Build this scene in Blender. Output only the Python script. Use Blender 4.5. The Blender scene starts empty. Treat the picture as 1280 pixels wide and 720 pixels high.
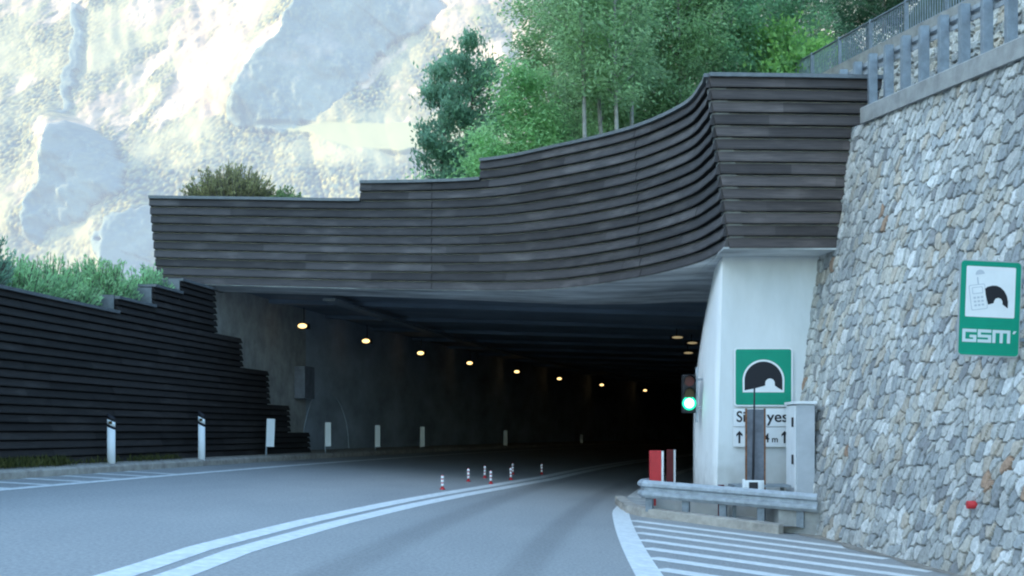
import bpy, bmesh, math, random
import numpy as np
from mathutils import Vector, Matrix
random.seed(7)
R = math.radians
sc = bpy.context.scene
COL = sc.collection
F = 1600.0; HX = 640.0; HY = 541.0; CZ = 1.3       # lens of the photograph, in its pixels

def at(px, py, Y):
    return Vector(((px - HX) * Y / F, Y, CZ - (py - HY) * Y / F))
def xc(Y):                                          # centre line of the road, curving to the right
    return -3.35 + .04 * Y + .002 * Y * Y
def gz(u):                                          # banked road surface
    return .14 - .08 * u
def road(u, Y, dz=0.0):
    return Vector((xc(Y) + u, Y, gz(u) + dz))
def ground_at(x, Y, dz=0.0):
    return Vector((x, Y, gz(x - xc(Y)) + dz))

# ------------------------------------------------------------------ object helpers
def link(o, parent=None):
    COL.objects.link(o)
    if parent is not None: o.parent = parent
    return o
def tag(o, label=None, cat=None, group=None, kind=None):
    if label: o['label'] = label
    if cat: o['category'] = cat
    if group: o['group'] = group
    if kind: o['kind'] = kind
    return o
def empty(name, loc=(0, 0, 0), label=None, cat=None, group=None, rz=0.0):
    o = bpy.data.objects.new(name, None)
    o.empty_display_size = .3
    o.location = loc; o.rotation_euler = (0, 0, rz)
    link(o)
    return tag(o, label, cat, group)
def copy_tree(o, parent=None):
    c = o.copy(); COL.objects.link(c); c.parent = parent
    for ch in o.children: copy_tree(ch, c)
    return c

class MB:
    def __init__(s): s.v = []; s.f = []; s.m = []; s.sm = []
    def face(s, pts, mat=0, smooth=False):
        i = len(s.v); s.v += [tuple(p) for p in pts]; s.f.append(tuple(range(i, i + len(pts)))); s.m.append(mat); s.sm.append(smooth)
    def hexa(s, p, mat=0):                          # p: 4 bottom (ccw from above) + 4 top
        i = len(s.v); s.v += [tuple(q) for q in p]
        for f in ((3, 2, 1, 0), (4, 5, 6, 7), (0, 1, 5, 4), (1, 2, 6, 5), (2, 3, 7, 6), (3, 0, 4, 7)):
            s.f.append(tuple(i + k for k in f)); s.m.append(mat); s.sm.append(False)
    def box(s, a, b, mat=0):
        (x0, y0, z0), (x1, y1, z1) = a, b
        s.hexa([(x0, y0, z0), (x1, y0, z0), (x1, y1, z0), (x0, y1, z0), (x0, y0, z1), (x1, y0, z1), (x1, y1, z1), (x0, y1, z1)], mat)
    def tube(s, pts, rad, n=8, mat=0, cap=True, smooth=True):
        pts = [Vector(p) for p in pts]
        if not hasattr(rad, '__len__'): rad = [rad] * len(pts)
        base = len(s.v); up = Vector((0, 0, 1))
        for k, p in enumerate(pts):
            t = (pts[min(k + 1, len(pts) - 1)] - pts[max(k - 1, 0)]).normalized()
            a = t.cross(up)
            if a.length < .05: a = t.cross(Vector((1, 0, 0)))
            a.normalize(); b = t.cross(a)
            for j in range(n):
                q = 2 * math.pi * j / n
                s.v.append(tuple(p + (a * math.cos(q) + b * math.sin(q)) * rad[k]))
        for k in range(len(pts) - 1):
            for j in range(n):
                j2 = (j + 1) % n; o = base + k * n
                s.f.append((o + j, o + j2, o + n + j2, o + n + j)); s.m.append(mat); s.sm.append(smooth)
        if cap:
            s.f.append(tuple(base + j for j in range(n))[::-1]); s.m.append(mat); s.sm.append(False)
            o = base + (len(pts) - 1) * n
            s.f.append(tuple(o + j for j in range(n))); s.m.append(mat); s.sm.append(False)
    def build(s, name, mats, parent=None, bevel=0.0, fix=True):
        me = bpy.data.meshes.new(name)
        me.from_pydata(s.v, [], s.f); 
        if not isinstance(mats, (list, tuple)): mats = [mats]
        for m in mats: me.materials.append(m)
        me.polygons.foreach_set('material_index', s.m)
        me.polygons.foreach_set('use_smooth', s.sm)
        if fix:
            bm = bmesh.new(); bm.from_mesh(me)
            bmesh.ops.remove_doubles(bm, verts=bm.verts, dist=1e-5)
            bmesh.ops.recalc_face_normals(bm, faces=bm.faces)
            if bevel > 0:
                es = [e for e in bm.edges if len(e.link_faces) == 2 and e.calc_face_angle(0) > .7]
                bmesh.ops.bevel(bm, geom=es, offset=bevel, segments=2, affect='EDGES', profile=.5)
            bm.to_mesh(me); bm.free()
        me.update()
        o = bpy.data.objects.new(name, me)
        return link(o, parent)

def np_mesh(name, V, Fq, mat, parent=None, col=None, smooth=False, uv=None):
    """V (n,3), Fq (m,4) arrays -> object; col (n,3) per vertex colour attribute 'Col'"""
    me = bpy.data.meshes.new(name)
    n, m = len(V), len(Fq)
    me.vertices.add(n); me.vertices.foreach_set('co', np.asarray(V, np.float32).ravel())
    k = Fq.shape[1]
    me.loops.add(m * k); me.loops.foreach_set('vertex_index', np.asarray(Fq, np.int32).ravel())
    me.polygons.add(m)
    me.polygons.foreach_set('loop_start', np.arange(0, m * k, k, dtype=np.int32))
    me.polygons.foreach_set('loop_total', np.full(m, k, np.int32))
    me.polygons.foreach_set('use_smooth', np.full(m, smooth, bool))
    me.update(calc_edges=True); me.validate()
    if col is not None:
        a = me.color_attributes.new('Col', 'FLOAT_COLOR', 'POINT')
        c4 = np.ones((n, 4), np.float32); c4[:, :3] = col
        a.data.foreach_set('color', c4.ravel())
    if uv is not None:
        l = me.uv_layers.new(name='UVMap')
        l.data.foreach_set('uv', np.asarray(uv, np.float32)[np.asarray(Fq).ravel()].ravel())
    me.materials.append(mat)
    return link(bpy.data.objects.new(name, me), parent)
def grid_faces(nr, nc):
    i = np.arange(nr - 1)[:, None] * nc + np.arange(nc - 1)[None, :]
    i = i.ravel()
    return np.stack([i, i + 1, i + nc + 1, i + nc], 1)

# ------------------------------------------------------------------ noise (numpy)
def _h(i, j, seed):
    i = i.astype(np.int64); j = j.astype(np.int64)
    n = (i * 374761393 + j * 668265263 + seed * 1442695041) & 0xffffffff
    n = ((n ^ (n >> 13)) * 1274126177) & 0xffffffff
    n = n ^ (n >> 16)
    return (n & 0xffffff) / float(0xffffff)
def vnoise(x, y, seed=0):
    i = np.floor(x); j = np.floor(y); fx = x - i; fy = y - j
    fx = fx * fx * (3 - 2 * fx); fy = fy * fy * (3 - 2 * fy)
    a = _h(i, j, seed); b = _h(i + 1, j, seed); c = _h(i, j + 1, seed); d = _h(i + 1, j + 1, seed)
    return (a * (1 - fx) + b * fx) * (1 - fy) + (c * (1 - fx) + d * fx) * fy
def fbm(x, y, seed=0, oct=5, gain=.5):
    s = 0; a = 1; t = 0
    for k in range(oct):
        s = s + a * vnoise(x * 2 ** k + 17.3 * k, y * 2 ** k - 9.1 * k, seed + k); t += a; a *= gain
    return s / t
def voronoi(x, y, seed=0, jit=.85, rowshift=.5, merge=0.0, pn=2.0):
    """unit-cell voronoi: F1, F2, cell id hash parts, vector to the seed"""
    j0 = np.floor(y); F1 = np.full(x.shape, 9.); F2 = np.full(x.shape, 9.)
    ci = np.zeros(x.shape); cj = np.zeros(x.shape); vx = np.zeros(x.shape); vy = np.zeros(x.shape)
    for dj in (-2, -1, 0, 1, 2):
        j = j0 + dj; sh = np.mod(j, 2) * rowshift
        i0 = np.floor(x - sh)
        for di in (-2, -1, 0, 1, 2):
            i = i0 + di; 
            sx = i + sh + .5 + jit * (_h(i, j, seed) - .5); sy = j + .5 + jit * (_h(i, j, seed + 91) - .5)
            d = np.hypot(sx - x, sy - y) if pn == 2 else (np.abs(sx - x) ** pn + np.abs(sy - y) ** pn) ** (1 / pn)
            n = d < F1
            if merge > 0:                            # some neighbours fuse into one longer stone
                im = np.where((_h(i, j, seed + 7) < merge) & (np.mod(i, 2) == 0), i + 1, i)
                same = (im == ci) & (j == cj)
                F2 = np.where(n, np.where(same, F2, F1), np.where(same, F2, np.minimum(F2, d)))
                i = im
            else:
                F2 = np.where(n, F1, np.minimum(F2, d))
            ci = np.where(n, i, ci); cj = np.where(n, j, cj); vx = np.where(n, x - sx, vx); vy = np.where(n, y - sy, vy)
            F1 = np.where(n, d, F1)
    return F1, F2, ci, cj, vx, vy

# ------------------------------------------------------------------ materials
def mat(name, color=(.5, .5, .5), rough=.8, metal=0.0, noise=0.0, nscale=6.0, bump=0.0, bscale=40.0, spec=.3, stain=None, stretch=None):
    m = bpy.data.materials.new(name); m.use_nodes = True
    nt = m.node_tree; b = nt.nodes['Principled BSDF']
    b.inputs['Base Color'].default_value = (*color, 1); b.inputs['Roughness'].default_value = rough
    b.inputs['Metallic'].default_value = metal; b.inputs['Specular IOR Level'].default_value = spec
    tc = nt.nodes.new('ShaderNodeTexCoord'); src = tc.outputs['Object']
    if stretch:
        mp = nt.nodes.new('ShaderNodeMapping'); mp.inputs['Scale'].default_value = stretch
        nt.links.new(src, mp.inputs['Vector']); src = mp.outputs['Vector']
    if noise > 0:
        n = nt.nodes.new('ShaderNodeTexNoise'); n.inputs['Scale'].default_value = nscale; n.inputs['Detail'].default_value = 7; n.inputs['Roughness'].default_value = .65
        nt.links.new(src, n.inputs['Vector'])
        r = nt.nodes.new('ShaderNodeValToRGB')
        lo = [max(0, c * (1 - noise)) for c in color] if stain is None else stain
        r.color_ramp.elements[0].position = .32; r.color_ramp.elements[0].color = (*lo, 1)
        r.color_ramp.elements[1].position = .68; r.color_ramp.elements[1].color = (*[min(1, c * (1 + noise * .6)) for c in color], 1)
        nt.links.new(n.outputs['Fac'], r.inputs['Fac']); nt.links.new(r.outputs['Color'], b.inputs['Base Color'])
    if bump > 0:
        n2 = nt.nodes.new('ShaderNodeTexNoise'); n2.inputs['Scale'].default_value = bscale; n2.inputs['Detail'].default_value = 5
        nt.links.new(src, n2.inputs['Vector'])
        bp = nt.nodes.new('ShaderNodeBump'); bp.inputs['Strength'].default_value = bump; bp.inputs['Distance'].default_value = .02
        nt.links.new(n2.outputs['Fac'], bp.inputs['Height']); nt.links.new(bp.outputs['Normal'], b.inputs['Normal'])
    return m
def emis(name, color, strength):
    m = bpy.data.materials.new(name); m.use_nodes = True; nt = m.node_tree; b = nt.nodes['Principled BSDF']
    b.inputs['Base Color'].default_value = (*color, 1)
    b.inputs['Emission Color'].default_value = (*color, 1); b.inputs['Emission Strength'].default_value = strength
    return m
def attr_mat(name, rough=.9, noise=.25, nscale=30, bump=.3, bscale=60, spec=.2, translucent=0.0, mult=1.0):
    """base colour from the 'Col' attribute, broken up with noise"""
    m = bpy.data.materials.new(name); m.use_nodes = True; nt = m.node_tree; b = nt.nodes['Principled BSDF']
    a = nt.nodes.new('ShaderNodeAttribute'); a.attribute_name = 'Col'
    tc = nt.nodes.new('ShaderNodeTexCoord')
    n = nt.nodes.new('ShaderNodeTexNoise'); n.inputs['Scale'].default_value = nscale; n.inputs['Detail'].default_value = 6
    nt.links.new(tc.outputs['Object'], n.inputs['Vector'])
    mr = nt.nodes.new('ShaderNodeMapRange'); mr.inputs['From Min'].default_value = .3; mr.inputs['From Max'].default_value = .7
    mr.inputs['To Min'].default_value = (1 - noise) * mult; mr.inputs['To Max'].default_value = (1 + noise) * mult
    nt.links.new(n.outputs['Fac'], mr.inputs['Value'])
    vm = nt.nodes.new('ShaderNodeVectorMath'); vm.operation = 'SCALE'
    nt.links.new(a.outputs['Color'], vm.inputs[0]); nt.links.new(mr.outputs['Result'], vm.inputs['Scale'])
    nt.links.new(vm.outputs['Vector'], b.inputs['Base Color'])
    b.inputs['Roughness'].default_value = rough; b.inputs['Specular IOR Level'].default_value = spec
    if bump > 0:
        n2 = nt.nodes.new('ShaderNodeTexNoise'); n2.inputs['Scale'].default_value = bscale; n2.inputs['Detail'].default_value = 5
        nt.links.new(tc.outputs['Object'], n2.inputs['Vector'])
        bp = nt.nodes.new('ShaderNodeBump'); bp.inputs['Strength'].default_value = bump; bp.inputs['Distance'].default_value = .02
        nt.links.new(n2.outputs['Fac'], bp.inputs['Height']); nt.links.new(bp.outputs['Normal'], b.inputs['Normal'])
    if translucent > 0:
        t = nt.nodes.new('ShaderNodeBsdfTranslucent'); nt.links.new(vm.outputs['Vector'], t.inputs['Color'])
        mx = nt.nodes.new('ShaderNodeMixShader'); mx.inputs['Fac'].default_value = translucent
        out = nt.nodes['Material Output']
        nt.links.new(b.outputs['BSDF'], mx.inputs[1]); nt.links.new(t.outputs['BSDF'], mx.inputs[2]); nt.links.new(mx.outputs['Shader'], out.inputs['Surface'])
    return m
def wood_mat(name, c0, c1, pale):
    """weathered plank: tone per board (face attribute 'tone'), grain along the UV u axis"""
    m = bpy.data.materials.new(name); m.use_nodes = True; nt = m.node_tree; b = nt.nodes['Principled BSDF']
    L = nt.links.new
    a = nt.nodes.new('ShaderNodeAttribute'); a.attribute_name = 'tone'
    uv = nt.nodes.new('ShaderNodeUVMap'); uv.uv_map = 'UVMap'
    mp = nt.nodes.new('ShaderNodeMapping'); mp.inputs['Scale'].default_value = (1.6, 26, 1); L(uv.outputs['UV'], mp.inputs['Vector'])
    n = nt.nodes.new('ShaderNodeTexNoise'); n.inputs['Scale'].default_value = 1.6; n.inputs['Detail'].default_value = 8; n.inputs['Roughness'].default_value = .7
    L(mp.outputs['Vector'], n.inputs['Vector'])
    mp2 = nt.nodes.new('ShaderNodeMapping'); mp2.inputs['Scale'].default_value = (.9, 2.2, 1); L(uv.outputs['UV'], mp2.inputs['Vector'])
    n2 = nt.nodes.new('ShaderNodeTexNoise'); n2.inputs['Scale'].default_value = 1.3; n2.inputs['Detail'].default_value = 4; L(mp2.outputs['Vector'], n2.inputs['Vector'])
    r = nt.nodes.new('ShaderNodeValToRGB'); r.color_ramp.elements[0].position = .3; r.color_ramp.elements[1].position = .75
    r.color_ramp.elements[0].color = (*c0, 1); r.color_ramp.elements[1].color = (*c1, 1)
    L(n.outputs['Fac'], r.inputs['Fac'])
    mr = nt.nodes.new('ShaderNodeMapRange'); mr.inputs['From Min'].default_value = .52; mr.inputs['From Max'].default_value = .74; L(n2.outputs['Fac'], mr.inputs['Value'])
    ml = nt.nodes.new('ShaderNodeMath'); ml.operation = 'MULTIPLY'; L(mr.outputs['Result'], ml.inputs[0]); L(n.outputs['Fac'], ml.inputs[1])
    mx = nt.nodes.new('ShaderNodeMix'); mx.data_type = 'RGBA'; L(ml.outputs['Value'], mx.inputs['Factor']); L(r.outputs['Color'], mx.inputs['A']); mx.inputs['B'].default_value = (*pale, 1)
    vm = nt.nodes.new('ShaderNodeVectorMath'); vm.operation = 'SCALE'; L(mx.outputs['Result'], vm.inputs[0]); L(a.outputs['Fac'], vm.inputs['Scale'])
    L(vm.outputs['Vector'], b.inputs['Base Color']); b.inputs['Roughness'].default_value = .75; b.inputs['Specular IOR Level'].default_value = .25
    bp = nt.nodes.new('ShaderNodeBump'); bp.inputs['Strength'].default_value = .35; bp.inputs['Distance'].default_value = .01; L(n.outputs['Fac'], bp.inputs['Height']); L(bp.outputs['Normal'], b.inputs['Normal'])
    return m

M = {}
M['wood'] = wood_mat('weathered_timber', (.038, .035, .037), (.094, .082, .082), (.175, .155, .148))
M['front_wood'] = wood_mat('brown_timber', (.050, .042, .041), (.120, .098, .092), (.22, .18, .165))
M['char'] = wood_mat('blackened_timber', (.014, .012, .0115), (.032, .027, .026), (.055, .048, .045))
M['cap'] = mat('grey_cap_metal', (.16, .17, .18), .55, .3, .2, 8)
M['plaster'] = mat('white_plaster', (.70, .71, .71), .85, noise=.10, nscale=1.3, bump=.15, bscale=70, stain=(.62, .63, .62), stretch=(1, 1, .35))
M['plaster_lit'] = mat('white_plaster_lit_flank', (.90, .90, .89), .8, noise=.06, nscale=1.6, bump=.1, bscale=70, stretch=(1, 1, .35))  # flank copy of the plaster, whitened to paint in the sky light
M['concrete'] = mat('grey_concrete', (.36, .355, .34), .9, noise=.3, nscale=2.6, bump=.25, bscale=55)
M['lining'] = mat('sooty_concrete', (.36, .41, .47), .9, noise=.35, nscale=.9, bump=.2, bscale=30, stretch=(1, .5, 1))
M['ceil'] = mat('sooty_ceiling', (.21, .25, .30), .85, noise=.4, nscale=.6, bump=.2, bscale=20, stretch=(.35, 1, 1))
def splash(m, z0, z1, dirt):
    nt = m.node_tree; b = nt.nodes['Principled BSDF']; L = nt.links.new
    src = b.inputs['Base Color'].links[0].from_socket
    tc = nt.nodes.new('ShaderNodeTexCoord'); sp = nt.nodes.new('ShaderNodeSeparateXYZ'); L(tc.outputs['Object'], sp.inputs[0])
    n = nt.nodes.new('ShaderNodeTexNoise'); n.inputs['Scale'].default_value = 3.5; n.inputs['Detail'].default_value = 8; L(tc.outputs['Object'], n.inputs['Vector'])
    ad = nt.nodes.new('ShaderNodeMath'); ad.operation = 'MULTIPLY_ADD'; L(n.outputs['Fac'], ad.inputs[0]); ad.inputs[1].default_value = -1.3; L(sp.outputs['Z'], ad.inputs[2])
    mr = nt.nodes.new('ShaderNodeMapRange'); mr.inputs['From Min'].default_value = z0 - .65; mr.inputs['From Max'].default_value = z1 - .65; mr.inputs['To Min'].default_value = .65; mr.inputs['To Max'].default_value = 0; L(ad.outputs[0], mr.inputs['Value'])
    mx = nt.nodes.new('ShaderNodeMix'); mx.data_type = 'RGBA'; L(mr.outputs['Result'], mx.inputs['Factor']); L(src, mx.inputs['A']); mx.inputs['B'].default_value = (*dirt, 1)
    L(mx.outputs['Result'], b.inputs['Base Color'])
splash(M['plaster'], -.1, 1.1, (.30, .28, .25)); splash(M['plaster_lit'], -.1, .9, (.36, .34, .31))
M['soffit'] = mat('stained_soffit', (.62, .62, .61), .85, noise=.6, nscale=.9, stretch=(.5, 1.6, 1))
M['kerb'] = mat('kerb_concrete', (.40, .36, .315), .9, noise=.35, nscale=4, bump=.3, bscale=50)
M['paint'] = mat('road_paint', (.76, .76, .74), .7, noise=.15, nscale=9, bump=.15, bscale=90, stain=(.60, .60, .585))
M['galv'] = mat('galvanised_steel', (.40, .43, .46), .68, .2, .3, 6, .1, 40)
M['galvd'] = mat('dull_grey_steel', (.24, .27, .30), .55, .35, .25, 7)
M['green'] = mat('sign_green', (.0, .27, .165), .5, noise=.08, nscale=3)
M['white'] = mat('sign_white', (.78, .78, .78), .5, noise=.06, nscale=3)
M['signback'] = mat('sign_aluminium', (.45, .46, .47), .5, .5, .1)
M['black'] = mat('sign_black', (.015, .015, .02), .6)
M['grey_ink'] = mat('pale_grey_ink', (.50, .52, .56), .6)
M['letter'] = mat('worn_white_letters', (.58, .66, .66), .6)
M['red'] = mat('red_paint', (.55, .035, .04), .5, noise=.15, nscale=6)
M['darkred'] = mat('dark_red_paint', (.13, .02, .022), .6, noise=.3, nscale=6)
M['rust'] = mat('rusty_steel', (.25, .115, .06), .85, .1, .5, 14, .3, 50)
M['panel'] = mat('grey_blue_sheet', (.17, .18, .21), .6, .2, .3, 5)
M['dark'] = mat('dark_metal', (.035, .035, .04), .6, .2)
M['rubber'] = mat('black_plastic', (.02, .02, .022), .6)
M['cabinet'] = mat('pale_grey_cabinet', (.44, .455, .48), .5, noise=.12, nscale=3)
M['cabinet_side'] = mat('white_cabinet_door', (.78, .79, .80), .5, noise=.08, nscale=3)
M['bark'] = mat('bark', (.16, .14, .12), .95, noise=.4, nscale=7, bump=.5, bscale=25)
M['palebark'] = mat('pale_bark', (.34, .32, .29), .95, noise=.35, nscale=7, bump=.4, bscale=25)
M['leaf'] = attr_mat('foliage', .6, .25, 3.0, 0, spec=.25, translucent=.5)
M['stone'] = attr_mat('dry_stone', .9, .22, 16, .5, 38)
M['lamp'] = emis('lamp_glow', (1.0, .66, .26), 2.8)
M['lampdim'] = emis('lamp_faint_glow', (1.0, .78, .42), .3)
M['greenlamp'] = emis('green_signal_glow', (.30, 1.0, .62), 5)
M['greenrim'] = emis('green_signal_rim', (.0, .75, .36), .9)
M['redlens'] = mat('unlit_red_lens', (.10, .01, .01), .3)
M['amberlens'] = mat('unlit_amber_lens', (.06, .035, .005), .3)
M['amberspark'] = emis('small_amber_glow', (1, .6, .2), 3)
M['marker'] = mat('reflective_white', (.85, .86, .86), .5)
M['dirt'] = mat('dusty_gravel', (.34, .30, .255), .95, noise=.45, nscale=9, bump=.8, bscale=60)
M['soil'] = mat('hillside_grass', (.055, .075, .03), .95, noise=.55, nscale=.8, bump=.6, bscale=6)
M['hill'] = mat('forest_floor', (.035, .05, .022), .95, noise=.6, nscale=.25, bump=.8, bscale=1.2)
M['valley'] = mat('valley_floor', (.07, .085, .04), .95, noise=.4, nscale=.01)

def asphalt_mat():
    m = bpy.data.materials.new('asphalt'); m.use_nodes = True; nt = m.node_tree; b = nt.nodes['Principled BSDF']; L = nt.links.new
    uv = nt.nodes.new('ShaderNodeUVMap'); uv.uv_map = 'UVMap'
    sx = nt.nodes.new('ShaderNodeSeparateXYZ'); L(uv.outputs['UV'], sx.inputs[0])
    # worn wheel tracks along the lanes
    acc = None
    for cen, w in ((1.03, .34), (2.62, .30)):
        su = nt.nodes.new('ShaderNodeMath'); su.operation = 'SUBTRACT'; L(sx.outputs['X'], su.inputs[0]); su.inputs[1].default_value = cen
        ab = nt.nodes.new('ShaderNodeMath'); ab.operation = 'ABSOLUTE'; L(su.outputs[0], ab.inputs[0])
        mr = nt.nodes.new('ShaderNodeMapRange'); mr.interpolation_type = 'SMOOTHSTEP'; mr.inputs['From Min'].default_value = w; mr.inputs['From Max'].default_value = .08
        L(ab.outputs[0], mr.inputs['Value'])
        if acc is None: acc = mr.outputs['Result']
        else:
            ad = nt.nodes.new('ShaderNodeMath'); ad.operation = 'ADD'; L(acc, ad.inputs[0]); L(mr.outputs['Result'], ad.inputs[1]); acc = ad.outputs[0]
    def noise(scale, mscale, detail=6, rough=.6):
        mp = nt.nodes.new('ShaderNodeMapping'); mp.inputs['Scale'].default_value = (*mscale, 1); L(uv.outputs['UV'], mp.inputs['Vector'])
        n = nt.nodes.new('ShaderNodeTexNoise'); n.inputs['Scale'].default_value = scale; n.inputs['Detail'].default_value = detail; n.inputs['Roughness'].default_value = rough
        L(mp.outputs['Vector'], n.inputs['Vector']); return n.outputs['Fac']
    streak = noise(1.0, (.9, .16)); big = noise(.5, (1, .5)); fine = noise(26, (1, .55), 5, .85)
    r = nt.nodes.new('ShaderNodeValToRGB'); r.color_ramp.elements[0].position = .3; r.color_ramp.elements[1].position = .72
    r.color_ramp.elements[0].color = (.275, .274, .270, 1); r.color_ramp.elements[1].color = (.365, .357, .342, 1)
    mixn = nt.nodes.new('ShaderNodeMath'); mixn.operation = 'ADD'; L(streak, mixn.inputs[0]); L(big, mixn.inputs[1])
    half = nt.nodes.new('ShaderNodeMath'); half.operation = 'MULTIPLY'; half.inputs[1].default_value = .5; L(mixn.outputs[0], half.inputs[0])
    L(half.outputs[0], r.inputs['Fac'])
    tr = nt.nodes.new('ShaderNodeMapRange'); tr.inputs['To Min'].default_value = 1.0; tr.inputs['To Max'].default_value = .80; L(acc, tr.inputs['Value'])
    fr = nt.nodes.new('ShaderNodeMapRange'); fr.inputs['From Min'].default_value = .3; fr.inputs['From Max'].default_value = .7; fr.inputs['To Min'].default_value = .62; fr.inputs['To Max'].default_value = 1.36; L(fine, fr.inputs['Value'])
    mu = nt.nodes.new('ShaderNodeMath'); mu.operation = 'MULTIPLY'; L(tr.outputs['Result'], mu.inputs[0]); L(fr.outputs['Result'], mu.inputs[1])
    vm = nt.nodes.new('ShaderNodeVectorMath'); vm.operation = 'SCALE'; L(r.outputs['Color'], vm.inputs[0]); L(mu.outputs[0], vm.inputs['Scale'])
    L(vm.outputs['Vector'], b.inputs['Base Color']); b.inputs['Roughness'].default_value = .62; b.inputs['Specular IOR Level'].default_value = .4
    bp = nt.nodes.new('ShaderNodeBump'); bp.inputs['Strength'].default_value = .3; bp.inputs['Distance'].default_value = .01; L(fine, bp.inputs['Height']); L(bp.outputs['Normal'], b.inputs['Normal'])
    return m
M['asphalt'] = asphalt_mat()

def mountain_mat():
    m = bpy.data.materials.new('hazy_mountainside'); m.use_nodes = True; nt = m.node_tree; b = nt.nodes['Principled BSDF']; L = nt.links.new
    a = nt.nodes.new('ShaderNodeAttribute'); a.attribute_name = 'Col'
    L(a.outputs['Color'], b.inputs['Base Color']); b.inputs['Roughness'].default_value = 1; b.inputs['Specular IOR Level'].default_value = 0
    b.inputs['Emission Color'].default_value = (.345, .425, .56, 1); b.inputs['Emission Strength'].default_value = 1.0   # valley haze imitated by an even glow of the surface
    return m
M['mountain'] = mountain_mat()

# ------------------------------------------------------------------ camera, world, sun
cam = bpy.data.cameras.new('camera'); co = link(bpy.data.objects.new('camera', cam))
co.location = (0, 0, CZ); co.rotation_euler = (R(90), 0, 0)
cam.sensor_width = 36; cam.lens = 36 * F / 1280; cam.shift_y = (HY - 360) / 1280; cam.clip_start = .1; cam.clip_end = 30000
sc.camera = co
S = Vector((-.84, -.28, .46)).normalized()
w = bpy.data.worlds.new('World'); sc.world = w; w.use_nodes = True
nt = w.node_tree; bg = nt.nodes['Background']
sky = nt.nodes.new('ShaderNodeTexSky'); sky.sky_type = 'NISHITA'; sky.sun_disc = False
sky.sun_elevation = math.asin(S.z); sky.sun_rotation = math.atan2(S.x, S.y); sky.altitude = 0; sky.ozone_density = 2.0; sky.dust_density = 1.0
wb = nt.nodes.new('ShaderNodeVectorMath'); wb.operation = 'MULTIPLY'; wb.inputs[1].default_value = (.92, 1.03, .95)   # cool camera balance
nt.links.new(sky.outputs['Color'], wb.inputs[0]); nt.links.new(wb.outputs['Vector'], bg.inputs['Color']); bg.inputs['Strength'].default_value = .79
sun = bpy.data.lights.new('sun', 'SUN'); sun.energy = 5.0; sun.angle = R(.5); sun.color = (1, .78, .46)
so = link(bpy.data.objects.new('sun', sun)); so.rotation_euler = (-S).to_track_quat('-Z', 'Y').to_euler(); so.location = (60, -40, 80)
sc.view_settings.view_transform = 'Standard'; sc.view_settings.look = 'None'; sc.view_settings.exposure = 0; sc.view_settings.gamma = 1
sc.render.engine = 'CYCLES'; sc.cycles.use_denoising = True
sc.cycles.max_bounces = 6; sc.cycles.diffuse_bounces = 3; sc.cycles.transparent_max_bounces = 6
sc.cycles.filter_width = 2.1

# ------------------------------------------------------------------ ground, road, markings
g = MB(); g.face([(-9000, -6000, -2.2), (9000, -6000, -2.2), (9000, 12000, -2.2), (-9000, 12000, -2.2)])
tag(g.build('ground', M['valley']), kind='structure')

Ys = np.linspace(-25, 142, 168); us = np.linspace(-5.75, 9.2, 16)
V = np.array([road(u, y) for y in Ys for u in us]); UV = np.array([(u, y) for y in Ys for u in us])
road_o = tag(np_mesh('road', V, grid_faces(len(Ys), len(us)), M['asphalt'], uv=UV, smooth=True), kind='structure')

def strip(name, uf0, uf1, y0, y1, dz=.004, parent=road_o, n=None):
    n = n or max(2, int((y1 - y0) / .8)); mb = MB()
    ys = [y0 + (y1 - y0) * k / n for k in range(n + 1)]
    for a, b in zip(ys, ys[1:]):
        mb.face([road(uf0(a), a, dz), road(uf1(a), a, dz), road(uf1(b), b, dz), road(uf0(b), b, dz)])
    return mb.build(name, M['paint'], parent)
uc = lambda y: float(np.interp(y, [0, 10.4, 12.5, 16.3, 20.5, 24, 28, 34, 60], [-.2, -.2, -.3, -.25, -.10, .08, .32, .6, .6]))
strip('centre_line', lambda y: uc(y) - .315, lambda y: uc(y) - .06, -10, 110)
strip('centre_line', lambda y: uc(y) + .06, lambda y: uc(y) + .315, -10, 110)
ue = lambda y: 3.32 + .058 * max(0, 23 - y)
strip('edge_line', lambda y: ue(y) - .15, lambda y: ue(y) + .15, 4, 110)
strip('edge_line', lambda y: -4.92, lambda y: -4.76, -8, 110)

wall_x = lambda y, z: 5.0 + .121 * (21.4 - y) + .126 * (z + .45)      # face of the battered stone wall
for k in range(10):                                                  # hatched area before the barrier
    mb = MB(); y0 = 21.1 - 1.2 * k
    d = Vector((.813, -.582)); n2 = Vector((.582, .813)) * .19
    x0 = xc(y0) + ue(y0) + .15
    pts = []
    L_ = 0
    for _ in range(200):
        L_ += .05
        if x0 + d.x * L_ > wall_x(y0 + d.y * L_, -.45) - .35: break
    for q in range(9):
        a = L_ * q / 8; a2 = L_ * (q + 1) / 8
        if q == 8: break
        p = Vector((x0, y0)) + d * a; p2 = Vector((x0, y0)) + d * a2
        mb.face([ground_at(*(p - n2), .0035), ground_at(*(p2 - n2), .0035), ground_at(*(p2 + n2), .0035), ground_at(*(p + n2), .0035)])
    mb.build('hatch_stripe', M['paint'], road_o)
for k in range(18):                                                  # hatching beside the left edge line
    y0 = 3.2 + 1.2 * k; mb = MB()
    ua, ub = -4.93, -5.70
    for q in range(4):
        t0, t1 = q / 4, (q + 1) / 4
        f = lambda t, o: road(ua + (ub - ua) * t, y0 - 1.0 * t + o + .9, .0035) if False else road(ua + (ub - ua) * t, y0 - .3 * t + o, .0035)
        mb.face([f(t0, -.13), f(t0, .13), f(t1, .13), f(t1, -.13)])
    mb.build('hatch_stripe', M['paint'], road_o)

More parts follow.
